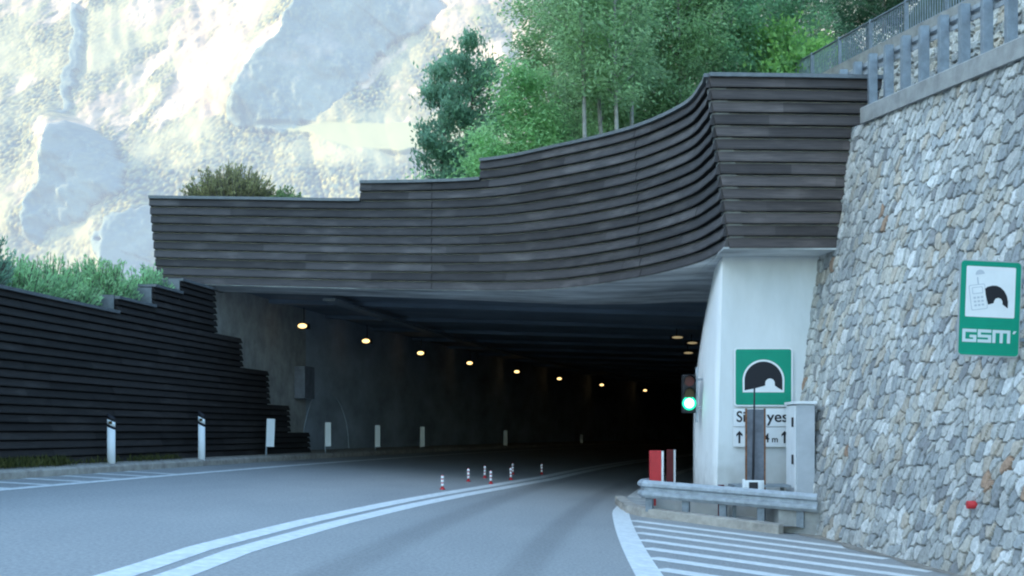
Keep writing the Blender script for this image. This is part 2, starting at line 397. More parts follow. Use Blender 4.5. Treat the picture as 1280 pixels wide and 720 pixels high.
# left kerb and gravel strip
def ring_sweep(mb, prof, ys, matf=0):
    """prof: list of functions y -> Vector, closed section swept along ys"""
    n = len(prof)
    for a, b in zip(ys, ys[1:]):
        for k in range(n):
            k2 = (k + 1) % n
            mb.face([prof[k](a), prof[k](b), prof[k2](b), prof[k2](a)], matf)
    mb.face([p(ys[0]) for p in prof]); mb.face([p(ys[-1]) for p in prof][::-1])
kb = MB(); ys = [-20 + 1.0 * k for k in range(150)]
ring_sweep(kb, [lambda y: road(-5.93, y, -.1), lambda y: road(-5.93, y, .13), lambda y: road(-5.77, y, .13), lambda y: road(-5.73, y, .10), lambda y: road(-5.73, y, -.1)], ys)
tag(kb.build('kerb', M['kerb'], fix=True), kind='structure')
pv = MB()
for a, b in zip(ys, ys[1:]):
    pv.face([road(-5.92, a, .125), road(-5.92, b, .125), road(-6.75, b, .135), road(-6.75, a, .135)])
tag(pv.build('pavement', M['dirt']), kind='structure')

# ------------------------------------------------------------------ board cladding loft
def boards(name, cols, nfun, mat_, parent, out=.055, groove=.14, seams=(), seed=1, seglen=3.6, tilt=.2):
    """cols: list of (bottom, top) Vectors running left to right as seen from outside; nfun(k) = boards in span k; N = max"""
    rnd = random.Random(seed)
    N = max(nfun(k) for k in range(len(cols) - 1))
    nrm = []
    for k in range(len(cols)):
        a = cols[max(k - 1, 0)][0]; b = cols[min(k + 1, len(cols) - 1)][0]
        t = (b - a); t.z = 0; t.normalize(); nrm.append(Vector((t.y, -t.x, 0)))
    s = [0.0]
    for k in range(1, len(cols)): s.append(s[-1] + (cols[k][0] - cols[k - 1][0]).length)
    V = []; Fc = []; T = []; U = []
    prof = [(0, -.03), (0, out), (.14, out * 1.02), (1 - groove, out * tilt), (1 - groove, -.03)]
    for i in range(N):
        ks = [k for k in range(len(cols) - 1) if nfun(k) > i]
        seg = rnd.uniform(.5, seglen); tone = rnd.uniform(.64, 1.28); jog = rnd.uniform(-.006, .006)
        for k in ks:
            if s[k] > seg:
                seg += rnd.uniform(.7, 1.3) * seglen; tone = rnd.uniform(.64, 1.28); jog = rnd.uniform(-.006, .006)
            dark = k in seams
            base = len(V)
            for kk in (k, k + 1):
                b, t = cols[kk]
                for h, o in prof:
                    p = b.lerp(t, (i + h) / N) + nrm[kk] * ((o + jog if o > 0 else o) if not dark else min(o, .0))
                    V.append(tuple(p))
            n = len(prof)
            for q in range(n - 1):
                Fc.append((base + q, base + n + q, base + n + q + 1, base + q + 1)); T.append(tone * (.25 if dark else 1) * (.14 if q == 0 else 1))  # undersides painted dark, as if always in shade
                for (kk, qq) in ((k, q), (k + 1, q), (k + 1, q + 1), (k, q + 1)): U.append((s[kk] + i * 7.3, (i + prof[qq][0]) * .2))
            Fc.append((base + n - 1, base + 2 * n - 1, base + n, base)); T.append(.1)
            U += [(s[k], i * .2)] * 4
            if k == ks[0]: Fc.append(tuple(base + q for q in range(n))); T.append(tone * .9); U += [(s[k], i * .2 + .03 * q) for q in range(n)]
            if k == ks[-1]: Fc.append(tuple(base + n + q for q in range(n))[::-1]); T.append(tone * .9); U += [(s[k], i * .2 + .03 * q) for q in range(n)]
    me = bpy.data.meshes.new(name); me.from_pydata(V, [], Fc)
    a = me.attributes.new('tone', 'FLOAT', 'FACE'); a.data.foreach_set('value', T)
    l = me.uv_layers.new(name='UVMap'); l.data.foreach_set('uv', np.array(U, np.float32).ravel())
    me.materials.append(mat_); me.update()
    return link(bpy.data.objects.new(name, me), parent), nrm, N
def ribbon(mb, cols, nrm, z0f, z1f, o0, o1, spans, mat_=0):
    """solid strip following the columns: z0f/z1f give fraction along bottom->top plus dz; o0/o1 offsets along the normal"""
    for k in spans:
        P = []
        for zf in (z0f, z1f):
            row = []
            for kk, o in ((k, o0), (k + 1, o0), (k + 1, o1), (k, o1)):
                b, t = cols[kk]; fr, dz = zf(k)
                p = b.lerp(t, fr) + nrm[kk] * o; p.z += dz; row.append(p)
            P += row
        mb.hexa(P, mat_)

def catmull(pts, n):
    out = []; P = [pts[0] * 2 - pts[1]] + list(pts) + [pts[-1] * 2 - pts[-2]]
    for k in range(1, len(P) - 2):
        for j in range(n):
            t = j / n; a, b, c, d = P[k - 1], P[k], P[k + 1], P[k + 2]
            out.append(.5 * ((2 * b) + (c - a) * t + (2 * a - 5 * b + 4 * c - d) * t * t + (3 * b - a - 3 * c + d) * t * t * t))
    out.append(pts[-1]); return out

# ------------------------------------------------------------------ the tunnel (portal fascia, pillar, lining)
tunnel = empty('road_tunnel', road(0, 29, 0), 'wide road tunnel portal with dark curved timber plank fascia and white right pillar', 'tunnel')
INV = Matrix.Translation(-Vector(tunnel.location))
def child(o):                                       # meshes are written in world coordinates
    o.matrix_parent_inverse = Matrix.Translation(-Vector(o.parent.location)); return o

ctrl = [((197, 354, 29.2), (182.5, 204, 29.2)), ((320, 357.3, 29.15), (311, 205, 29.15)), ((450, 360.5, 29.0), (450, 206, 29.0)), ((600, 363, 28.5), (600, 200.5, 28.5)), ((700, 361, 27.5), (697, 183, 27.5)),
        ((800, 347, 25.5), (792, 160, 25.5)), ((868, 331, 23.8), (858, 131, 23.8)), ((899, 318, 22.6), (881, 106, 22.6)), ((911, 311, 21.8), (886, 94, 21.8))]
Bc = catmull([at(*b) for b, t in ctrl], 10); Tc = catmull([at(*t) for b, t in ctrl], 10)
fcols = list(zip(Bc, Tc))
# split spans at the two steps of the top edge and add narrow seam spans
def px_of(p): return HX + p.x * F / p.y
def insert_at(px, narrow=None):
    for k in range(len(fcols) - 1):
        a, b = px_of(fcols[k][0].lerp(fcols[k][1], .75)), px_of(fcols[k + 1][0].lerp(fcols[k + 1][1], .75))
        if a < px <= b:
            t = (px - a) / (b - a)
            if t < .02 or t > .98: return k if t < .02 else k + 1
            q = (fcols[k][0].lerp(fcols[k + 1][0], t), fcols[k][1].lerp(fcols[k + 1][1], t))
            fcols.insert(k + 1, q); return k + 1
for px in (450.5, 600.5, 540, 540.8, 797, 797.8): insert_at(px)
cpx = [px_of(b.lerp(t, .75)) for b, t in fcols]
def fn(k):
    m_ = .5 * (cpx[k] + cpx[k + 1]); return 10 if m_ < 450.4 else (12 if m_ < 600.4 else 14)
seams = [k for k in range(len(fcols) - 1) if 539.5 < .5 * (cpx[k] + cpx[k + 1]) < 541.2 or 796.5 < .5 * (cpx[k] + cpx[k + 1]) < 798.2]
fas, fnrm, FN = boards('plank_fascia', fcols, fn, M['wood'], tunnel, out=.07, groove=.17, seams=seams, seed=3); child(fas)
cap = MB()
ribbon(cap, fcols, fnrm, lambda k: (fn(k) / FN, -.03), lambda k: (fn(k) / FN, .035), .085, -.3, range(len(fcols) - 1))
child(cap.build('fascia_cap', M['cap'], tunnel))
bk = MB()
ribbon(bk, fcols, fnrm, lambda k: (0, .02), lambda k: (fn(k) / FN, -.04), -.035, -.28, range(len(fcols) - 1))
child(bk.build('parapet', M['concrete'], tunnel))
# front panel to the stone wall
fb = [at(911, 310.5, 21.8), at(978, 310.5, 21.84), at(1052, 310.5, 21.9)]
ft = [at(886, 94, 21.8), at(1000, 95.5, 21.84), at(1103, 97.5, 21.9)]
pcols = []
for k in range(13):
    t = k / 12 * 2; i = min(int(t), 1); r_ = t - i
    pcols.append((fb[i].lerp(fb[i + 1], r_), ft[i].lerp(ft[i + 1], r_)))
pan, pnrm, PN = boards('plank_front', pcols, lambda k: 14, M['front_wood'], tunnel, out=.07, groove=.17, seed=11, seglen=1.5); child(pan)
bk = MB()
ribbon(bk, pcols, pnrm, lambda k: (0, .02), lambda k: (1, -.04), -.035, -.25, range(12))
child(bk.build('parapet', M['concrete'], tunnel))
cap = MB(); ribbon(cap, pcols, pnrm, lambda k: (1, -.035), lambda k: (1, .03), .09, -.3, range(12)); child(cap.build('fascia_cap', M['cap'], tunnel))

# soffit behind the fascia's lower edge, and the ceiling
sf = MB()
K = len(fcols)
def sof(k, d):
    b = fcols[k][0]; p = b - fnrm[k] * d; return p
for k in range(K - 1):
    P0, P1 = fcols[k][0] + fnrm[k] * .05, fcols[k + 1][0] + fnrm[k + 1] * .05
    yb0, yb1 = max(30.6, P0.y + 1.2), max(30.6, P1.y + 1.2)
    x0 = P0.x + (yb0 - P0.y) * .05; x1 = P1.x + (yb1 - P1.y) * .05
    for (za, zb) in ((-.012, .05),):
        sf.hexa([(P0.x, P0.y, P0.z + za), (P1.x, P1.y, P1.z + za), (x1, yb1, P1.z + za), (x0, yb0, P0.z + za),
                 (P0.x, P0.y, P0.z + zb - .045), (P1.x, P1.y, P1.z + zb - .045), (x1, yb1, P1.z + zb), (x0, yb0, P0.z + zb)])
# the piece over the pillar, up to the front panel
P0, P1 = Vector((3.60, 21.86, 4.43)), Vector((6.1, 21.96, 4.43))
sf.hexa([(3.60, 21.75, 4.425), (6.1, 21.85, 4.425), (6.6, 30.6, 4.425), (3.70, 30.6, 4.425), (3.60, 21.75, 4.455), (6.1, 21.85, 4.455), (6.6, 30.6, 4.49), (3.70, 30.6, 4.49)])
child(sf.build('soffit', M['soffit'], tunnel, fix=False))
cz = lambda u: 4.60 - .03 * u
cl = MB(); ys = [30.55 + 2.4 * k for k in range(47)]
for a, b in zip(ys, ys[1:]):
    cl.hexa([(xc(a) - 7.2, a, cz(-7.2)), (xc(a) + 6, a, cz(6)), (xc(b) + 6, b, cz(6)), (xc(b) - 7.2, b, cz(-7.2)),
             (xc(a) - 7.2, a, cz(-7.2) + .4), (xc(a) + 6, a, cz(6) + .4), (xc(b) + 6, b, cz(6) + .4), (xc(b) - 7.2, b, cz(-7.2) + .4)])
for j in range(12):                                 # downstand ribs across the ceiling
    y = 33.5 + 4.5 * j
    cl.hexa([(xc(y) - 6.6, y, cz(-6.6) - .10), (xc(y) + 4.8, y, cz(4.8) - .10), (xc(y) + 4.8, y + .35, cz(4.8) - .10), (xc(y) - 6.6, y + .35, cz(-6.6) - .10),
             (xc(y) - 6.6, y, cz(-6.6) + .01), (xc(y) + 4.8, y, cz(4.8) + .01), (xc(y) + 4.8, y + .35, cz(4.8) + .01), (xc(y) - 6.6, y + .35, cz(-6.6) + .01)])
child(cl.build('ceiling', M['ceil'], tunnel, fix=False))
# left lining wall (behind the timber steps), with a plinth, then the right lining wall
for part_, ys in (('entrance_wall', [27.6, 29, 30.5, 31, 33, 35, 36.4]), ('lining_wall', [36.4] + [38 + 2.0 * k for k in range(52)])):
  lw = MB()
  ring_sweep(lw, [lambda y: road(-6.62, y, -.2), lambda y: Vector((xc(y) - 6.62, y, 2.9)), lambda y: Vector((xc(y) - 6.62 + .0, y, cz(-6.6) + .1)) if y > 30.5 else Vector((xc(y) - 6.62, y, 4.62)),
                lambda y: Vector((xc(y) - 7.1, y, cz(-6.6) + .1)) if y > 30.5 else Vector((xc(y) - 7.1, y, 4.62)), lambda y: road(-7.1, y, -.2)], ys)
  child(lw.build(part_, M['concrete' if part_ == 'entrance_wall' else 'lining'], tunnel))
rw = MB(); ys = [25.72, 27] + [28 + 2.0 * k for k in range(57)]
ring_sweep(rw, [lambda y: road(4.66, y, -.3), lambda y: road(5.2, y, -.3), lambda y: Vector((xc(y) + 5.2, y, 4.46)), lambda y: Vector((xc(y) + 5.15, y, 4.46))], ys)
child(rw.build('lining_wall', M['lining'], tunnel))
ew = MB(); a = 141.0; ew.box((xc(a) - 8, a, -1), (xc(a) + 6, a + .4, 6)); child(ew.build('end_light_stop', M['ceil'], tunnel))  # unseen end wall, added to keep light out of the tunnel
# pillar: front face and a left flank that flares back at the top
pl = MB(); nz = 14
def pil(t):
    z = -.5 + t * 4.93
    h = max(0, (z - 1.2) / 3.2)
    a = Vector((3.63 + .11 * max(0, (z - .0) / 4.4), 22.7, z)); c = Vector((3.64 + .40 * h ** 2.0, 25.72, z))
    return a, c
for k in range(nz):
    (a0, c0), (a1, c1) = pil(k / nz), pil((k + 1) / nz)
    for q in range(6):                               # left flank, slightly rounded
        l0, l1 = q / 6, (q + 1) / 6
        bul = lambda l: -.05 * math.sin(math.pi * l)
        f = lambda A, C, l: A.lerp(C, l) + Vector((bul(l), 0, 0))
        pl.face([f(a0, c0, l1), f(a0, c0, l0), f(a1, c1, l0), f(a1, c1, l1)], 1, True)
    pl.face([a0, Vector((6.4, 22.7, a0.z)), Vector((6.4, 22.7, a1.z)), a1])
    pl.face([Vector((6.4, 25.72, c0.z)), c0, c1, Vector((6.4, 25.72, c1.z))])
    pl.face([Vector((6.4, 22.7, a0.z)), Vector((6.4, 25.72, a0.z)), Vector((6.4, 25.72, a1.z)), Vector((6.4, 22.7, a1.z))])
a, c = pil(1); pl.face([a, Vector((6.4, 22.7, a.z)), Vector((6.4, 25.72, a.z)), c])
child(pl.build('portal_pillar', [M['plaster'], M['plaster_lit']], tunnel))
# a switch box and pipe on the lining near the entrance
bx = MB(); y = 35.4; bx.hexa([Vector((xc(y) - 6.6, y, 2.25)), Vector((xc(y) - 6.3, y, 2.25)), Vector((xc(y + .8) - 6.3, y + .8, 2.25)), Vector((xc(y + .8) - 6.6, y + .8, 2.25)),
                            Vector((xc(y) - 6.6, y, 3.15)), Vector((xc(y) - 6.3, y, 3.15)), Vector((xc(y + .8) - 6.3, y + .8, 3.15)), Vector((xc(y + .8) - 6.6, y + .8, 3.15))])
sb = bx.build('wall_cabinet', M['panel'], bevel=.01); tag(sb, 'dark grey equipment cabinet high on the left tunnel wall near the entrance', 'cabinet')
# arched niche ring on the left wall
ar = MB()
for j in range(14):
    t0, t1 = math.pi * j / 14, math.pi * (j + 1) / 14
    P = []
    for (x_off) in (-6.63, -6.54):
        pass
    def q(t, r_, o):
        y = 38.2 - 2.0 * r_ * math.cos(t); return Vector((xc(y) + o, y, .75 + 1.75 * r_ * math.sin(t)))
    ar.hexa([q(t0, 1, -6.64), q(t0, 1, -6.60), q(t0, 1.06, -6.60), q(t0, 1.06, -6.64), q(t1, 1, -6.64), q(t1, 1, -6.60), q(t1, 1.06, -6.60), q(t1, 1.06, -6.64)])
child(ar.build('niche_arch', M['lining'], tunnel))

# ------------------------------------------------------------------ left timber retaining wall
tw = empty('timber_wall', road(-6.2, 24, 0), 'blackened timber plank retaining wall with stepped ends left of the carriageway', 'retaining wall')
TU = -6.2
ysw = sorted(set([round(4 + .8 * k, 3) for k in range(26)] + [24.4, 26.1, 27.5, 29.4, 30.9, 32.6, 34.0, 35.5]))
PT = .142; Z0 = .62
def lean(z): return -.05 * (z - .6)
wcols = [(Vector((xc(y) + TU, y, Z0)), Vector((xc(y) + TU - .20, y, Z0 + 28 * PT))) for y in ysw]
def wtop(y):
    for lim, z in ((24.4, 3.6), (26.1, 3.92), (27.5, 4.25), (29.4, 4.58), (30.9, 3.59), (32.6, 2.93), (34.0, 2.11), (35.5, 1.28)):
        if y < lim: return z
    return 0
wn = lambda k: max(1, round((wtop(.5 * (ysw[k] + ysw[k + 1])) - Z0) / PT))
# columns run near -> far, whose outward normal must point to +X (the road): boards() puts it to the right of travel
wo, wnrm, WN = boards('plank_cladding', wcols, wn, M['char'], tw, out=.045, groove=.16, seed=21, seglen=3.0); child(wo)
bkm = MB(); ribbon(bkm, wcols, wnrm, lambda k: (0, -.5), lambda k: (wn(k) / WN, -.05), -.035, -.3, range(len(wcols) - 1)); child(bkm.build('timber_core', M['char'], tw))
main = [k for k in range(len(wcols) - 1) if ysw[k + 1] <= 29.45]
cp = MB(); ribbon(cp, wcols, wnrm, lambda k: (wn(k) / WN, -.03), lambda k: (wn(k) / WN, .025), .075, -.32, main); child(cp.build('wall_cap', M['cap'], tw))
rt = MB()
for yk, zl, zh in ((24.4, 3.55, 3.92), (26.1, 3.88, 4.25), (27.5, 4.2, 4.58)):   # grey board returns at the steps
    x = xc(yk) + TU - .12
    rt.box((x - 1.1, yk - .03, zl - .15), (x - .08, yk + .03, zh + .01))
child(rt.build('step_return', M['cap'], tw))

# ------------------------------------------------------------------ embankments behind the walls and over the tunnel
ysl = np.linspace(-30, 29.3, 60); off = np.array([.30, .8, 2, 5, 12, 30, 60, 110])
V = []
for y in ysl:
    for o in off:
        top = wtop(min(y, 29.2)) - .22 if y > 2 else 3.4
        z = top + .12 * math.sin(y * .7 + o) * min(1, o / 3) - max(0, o - 10) * .05
        V.append((xc(max(y, 0)) + TU - .18 - o, y, z))
V = np.array(V)[::1]
tag(np_mesh('embankment', V, grid_faces(len(ysl), len(off))[:, ::-1], M['soil'], smooth=True), kind='structure')
xr = np.concatenate([[-7.42, -7.40], np.linspace(-7.2, 14, 34)]); yr = np.concatenate([np.linspace(22.2, 31, 14), np.linspace(32, 145, 50)])
fxs = np.array([c[0].x for c in fcols]); fys = np.array([c[0].y for c in fcols])
V = []
for y in yr:
    for x in xr:
        yf = np.interp(x, fxs, fys) + .35 if x < 3.6 else 22.3
        yy = max(y, yf)
        z = 5.95 + .05 * max(0, x + 6) + .06 * (yy - 29) * (1 if x > -9 else .2) + .12 * math.sin(x * 1.1) * math.sin(yy * .8)
        z = min(z, 6.3 + .08 * max(0, x + 8)) if yy < 31 else z
        if x > 3.6: z = min(z, 6.5) if yy < 30 else z
        if x < -7.41: z = -2.2
        V.append((x + xc(yy) - xc(29.2) if x < -7 and yy > 31 else x, yy, z))
V = np.array(V)
tag(np_mesh('roof_ground', V, grid_faces(len(yr), len(xr)), M['soil'], smooth=True), kind='structure')

# ------------------------------------------------------------------ stone walls
PAL = np.array([(.40, .40, .385), (.50, .49, .465), (.33, .34, .34), (.44, .41, .36), (.42, .37, .31), (.57, .56, .54), (.25, .25, .25), (.36, .24, .17)])
PW = np.cumsum([.28, .22, .17, .12, .06, .10, .04, .006])
def stone_wall(name, P, W, H, res, cs, seed, parent, depth=.042):
    ns, ntt = int(W / res) + 1, int(H / res) + 1
    s, t = np.meshgrid(np.linspace(0, W, ns), np.linspace(0, H, ntt))
    wx = s + .17 * (fbm(s * 1.6, t * 2.2, seed + 5, 5) - .5); wy = t + .17 * (fbm(s * 1.7, t * 2.0, seed + 9, 4) - .5)
    wx = wx - .42 * wy                               # slabs lean a little
    F1, F2, ci, cj, vx, vy = voronoi(wx / cs[0], wy / cs[1], seed, .78, .5, .10, 4.0)
    r1 = _h(ci, cj, seed + 11); r2 = _h(ci, cj, seed + 12); r3 = _h(ci, cj, seed + 13); r4 = _h(ci, cj, seed + 14)
    e = F2 - F1
    edge = np.clip(e / .15, 0, 1) ** .8
    hgt = (r2 * .55 + .45) + (vx * (r3 - .5) + vy * (r4 - .5)) * .9 + .25 * (fbm(s * 9, t * 9, seed, 3) - .5)
    hh = depth * (hgt * edge - .35 * (1 - edge))
    idx = np.searchsorted(PW / PW[-1], r1.ravel()).clip(0, 7)
    c = PAL[idx].reshape(*s.shape, 3) * (.90 + .2 * r2[..., None])
    grime = .75 + .5 * fbm(s * .5, t * .8, seed + 40, 4)
    c = 1.12 * c * grime[..., None] * (.30 + .70 * np.clip(e / .12, 0, 1))[..., None]
    pos, nrm = P(s, t)
    V = (pos + nrm * hh[..., None]).reshape(-1, 3)
    return np_mesh(name, V, grid_faces(ntt, ns), M['stone'], parent, col=c.reshape(-1, 3), smooth=False)
copz = lambda y: 6.72 + .083 * (y - 21.4)           # top of the lower coping
sw = empty('stone_wall', (5.4, 18, -.45), 'tall battered dry stone retaining wall of grey slabs on the right of the road', 'stone wall')
def P1(s, t):
    y = 22.9 - s; z0 = -.62; zt = copz(y) - .25
    z = z0 + t / 7.1 * (zt - z0)
    x = 5.0 + .121 * (21.4 - y) + .126 * (z + .45)
    n = np.array([-.985, -.119, .124]); n = n / np.linalg.norm(n)
    return np.stack([x + 0 * z, y + 0 * z, z], -1), n
child(stone_wall('masonry', P1, 15.9, 7.1, .020, (.170, .215), 4, sw))
cb = MB(); yy = [5.0 + .5 * k for k in range(33)] + [21.3]
def cpx_(o, dz): return lambda y: Vector((wall_x(y, copz(y) - .25) + o, y, copz(y) + dz))
ring_sweep(cb, [cpx_(-.09, -.27), cpx_(-.09, -.02), cpx_(-.07, 0), cpx_(.55, 0), cpx_(.55, -.27)], yy)
child(cb.build('coping', M['concrete'], sw))
bw = MB(); ring_sweep(bw, [cpx_(.10, -.3), cpx_(.10, -.29), cpx_(.5, -.29), cpx_(.5, -7.2), cpx_(-.70, -7.2)], yy)
child(bw.build('wall_core', M['concrete'], sw))
# debris strip at the foot of the wall
db = MB()
yv = [4 + .6 * k for k in range(30)]
for a, b in zip(yv, yv[1:]):
    f = lambda y, o: ground_at(wall_x(y, -.5) - o, y, .006)
    ra, rb = .28 + .12 * math.sin(a * 3.1), .28 + .12 * math.sin(b * 3.1)
    db.face([f(a, -.15), f(b, -.15), f(b, rb), f(a, ra)])
tag(db.build('verge', M['dirt']), kind='structure')
# upper road, upper stone wall
ur = MB()
for a, b in zip(yy[:-1] + [26, 36], yy[1:] + [36, 48]):
    ur.face([Vector((wall_x(a, 6.4) + .5, a, copz(a) - .12)), Vector((12.9 - .115 * a + .3, a, copz(a) - .10)), Vector((12.9 - .115 * b + .3, b, copz(b) - .10)), Vector((wall_x(b, 6.4) + .5, b, copz(b) - .12))])
tag(ur.build('upper_road', M['asphalt']), kind='structure')
uw_top = lambda y: 10.85 + .10 * (y - 30.8)
uw_x = lambda y: 12.86 - .115 * y
uw = empty('stone_wall', (9.3, 30, 7), 'upper stone wall behind the guardrail posts with an iron railing on top', 'stone wall')
def P2(s, t):
    y = 46 - s; z0 = copz(y) - .3; zt = uw_top(y) - .3
    z = z0 + t / 4.2 * (zt - z0)
    x = 12.86 - .115 * y - .06 * (uw_top(y) - z) 
    return np.stack([x, y + 0 * z, z], -1), np.array([-.99, -.11, .06])
child(stone_wall('masonry', P2, 38, 4.2, .05, (.36, .22), 9, uw, .11))
cb = MB(); y2 = [8.0 + 1.0 * k for k in range(39)]
ux = lambda o, dz: (lambda y: Vector((uw_x(y) + o, y, uw_top(y) + dz)))
ring_sweep(cb, [ux(-.10, -.30), ux(-.10, 0), ux(.4, 0), ux(.4, -.30)], y2); child(cb.build('coping', M['concrete'], uw))
bw = MB(); ring_sweep(bw, [ux(.10, -.32), ux(.10, -.31), ux(.8, -.31), ux(.8, -6), ux(0, -6)], y2); child(bw.build('wall_core', M['concrete'], uw))

# railing on the upper wall
rl = empty('railing', (uw_x(30) + .12, 30, uw_top(30)), 'grey steel picket railing climbing along the top of the upper stone wall', 'railing')
prl = lambda y, dz: Vector((uw_x(y) + .12, y, uw_top(y) + dz))
tr_ = MB()
for dz, r_ in ((.80, .03), (.10, .02)):
    tr_.tube([prl(y, dz) for y in y2], r_, 6)
child(tr_.build('rail', M['galvd'], rl))
for y in np.arange(9.2, 46, 2.15):
    p = MB(); a = prl(y, 0); p.box((a.x - .045, y - .045, a.z), (a.x + .045, y + .045, a.z + .84)); child(p.build('post', M['galvd'], rl))
pk = MB()
for y in np.arange(8.2, 46, .13):
    a = prl(y, .1); pk.box((a.x - .011, y - .011, a.z), (a.x + .011, y + .011, a.z + .69))
child(pk.build('pickets', M['galvd'], rl))

# upper guardrail on the coping
gr = empty('guardrail', (6.2, 19, copz(19)), 'grey guardrail with closely spaced square posts on the coping above the stone wall', 'guardrail')
for y in [24.0 - .66 * k for k in range(27)]:
    if y > 23.4: continue
    p = MB(); x = wall_x(y, copz(y) - .25) + .14; z = copz(y) if y < 21.4 else copz(y) - .15
    p.box((x - .07, y - .06, z), (x + .07, y + .06, copz(y) + .90)); child(p.build('post', M['galvd'], gr, bevel=.008))
bm_ = MB(); ygr = [6.0 + .6 * k for k in range(31)]
gx = lambda o, dz: (lambda y: Vector((wall_x(y, copz(y) - .25) + .14 + o, y, copz(y) + dz + .10)))
ring_sweep(bm_, [gx(.08, .56), gx(.08, .62), gx(.13, .64), gx(.13, .68), gx(.08, .70), gx(.08, .76), gx(.10, .76), gx(.15, .70), gx(.15, .62), gx(.10, .56)], ygr)
child(bm_.build('rail', M['galv'], gr))

# ------------------------------------------------------------------ barrier island in front of the pillar
kp = [(2.05, 25.5), (2.02, 24.0), (2.05, 22.9), (2.25, 22.25), (2.9, 21.75), (3.6, 21.2), (4.3, 20.65)]
ks = MB()
for a, b in zip(kp, kp[1:]):
    d = (Vector(b) - Vector(a)).normalized(); n = Vector((-d.y, d.x)) * .2
    A, B = Vector(a), Vector(b)
    # inside of the island lies to the left of travel
    for (p, q) in ((A, B),):
        ks.hexa([ground_at(p.x, p.y, -.2), ground_at(q.x, q.y, -.2), ground_at(*(q + n), -.2), ground_at(*(p + n), -.2),
                 ground_at(p.x, p.y, .15), ground_at(q.x, q.y, .15), ground_at(*(q + n), .17), ground_at(*(p + n), .17)])
tag(ks.build('island_kerb', M['kerb'], bevel=.02), kind='structure')
isl = MB()
top = [(2.15, 26.0), (2.12, 24.0), (2.2, 23.0), (2.4, 22.4), (3.0, 21.9), (3.7, 21.35), (4.35, 20.85), (5.1, 21.3), (5.2, 23), (3.75, 26)]
isl.face([ground_at(x, y, .12) for x, y in top]); tag(isl.build('island', M['concrete']), kind='structure')

br = empty('guardrail', (3.6, 21.5, gz(5)), 'low galvanised crash barrier with corrugated beam before the white portal pillar', 'guardrail')
A, B = at(806, 611, 22.15), at(1022, 629, 20.95)
d = (B - A); dd = Vector((d.x, d.y, 0)).normalized(); nb = Vector((dd.y, -dd.x, 0))      # towards the camera
sec = [(-.155, .0), (-.15, .03), (-.10, .075), (-.055, .075), (-.02, .015), (.02, .015), (.055, .075), (.10, .075), (.15, .03), (.155, 0), (.13, -.02), (.09, .05), (.06, .05), (.02, -.01), (-.02, -.01), (-.06, .05), (-.09, .05), (-.13, -.02)]
path = [A + Vector((.30, 1.3, 0)), A + Vector((.08, .75, 0)), A + Vector((-.02, .3, 0)), A] + [A.lerp(B, k / 6) for k in range(1, 7)]
be = MB(); rows = []
for k, p in enumerate(path):
    t = path[min(k + 1, len(path) - 1)] - path[max(k - 1, 0)]; t.z = 0; t.normalize(); n = Vector((t.y, -t.x, 0))
    rows.append([p + n * o + Vector((0, 0, h)) for h, o in sec])
for a, b in zip(rows, rows[1:]):
    for k in range(len(sec)): k2 = (k + 1) % len(sec); be.face([a[k], b[k], b[k2], a[k2]], 0, False)
be.face(rows[0]); be.face(rows[-1][::-1])
child(be.build('beam', M['galv'], br))
for t in (.02, .24, .46, .68, .9):
    p = A.lerp(B, t) - nb * .04; z0 = gz(p.x - xc(p.y)) + .1
    q = MB(); h = .06
    q.hexa([p + dd * -h + nb * -.1 + Vector((0, 0, z0 - p.z)), p + dd * -h + nb * .0 + Vector((0, 0, z0 - p.z)), p + dd * h + nb * 0 + Vector((0, 0, z0 - p.z)), p + dd * h - nb * .1 + Vector((0, 0, z0 - p.z)),
            p + dd * -h + nb * -.1 + Vector((0, 0, .12)), p + dd * -h + Vector((0, 0, .12)), p + dd * h + Vector((0, 0, .12)), p + dd * h - nb * .1 + Vector((0, 0, .12))])
    child(q.build('post', M['galvd'], br))
# concrete blocks behind the beam
cbk = MB(); z = gz(5.0)
cbk.hexa([(2.55, 22.75, z), (3.75, 22.1, z - .05), (3.75, 22.5, z - .05), (2.6, 23.1, z), (2.55, 22.75, .26), (3.75, 22.1, .20), (3.75, 22.5, .20), (2.6, 23.1, .26)])
tag(cbk.build('concrete_block', M['plaster'], bevel=.02), 'whitewashed concrete block behind the left half of the crash barrier', 'concrete block')
cbk = MB(); z = gz(6.5)
cbk.hexa([(4.42, 21.25, z - .2), (5.2, 21.05, z - .2), (5.2, 22.6, z - .2), (4.42, 22.6, z - .2), (4.42, 21.25, .26), (5.2, 21.05, .22), (5.2, 22.6, .26), (4.42, 22.6, .26)])
tag(cbk.build('concrete_block', M['concrete'], bevel=.02), 'grey concrete plinth carrying the pale cabinet beside the stone wall', 'concrete block')

# pale cabinet
ca = empty('roadside_cabinet', (4.9, 21.9, .25), 'tall pale grey roadside cabinet between the pillar and the stone wall', 'cabinet')
b_ = MB(); b_.box((4.775, 21.5, .255), (5.09, 22.25, 1.78)); child(b_.build('body', M['cabinet'], ca, bevel=.012))
b_ = MB(); b_.box((4.74, 21.46, 1.782), (5.12, 22.29, 1.83)); child(b_.build('roof', M['cabinet_side'], ca, bevel=.008))
b_ = MB(); b_.box((4.758, 21.53, .30), (4.773, 22.22, 1.76)); dr = child(b_.build('door', M['cabinet_side'], ca))
for z in (1.48, .85):
    b_ = MB(); b_.box((4.735, 21.62, z - .08), (4.756, 21.70, z + .08)); h_ = b_.build('handle', M['black'], dr); h_.matrix_parent_inverse = Matrix.Translation(-Vector(ca.location)) if False else Matrix.Identity(4)

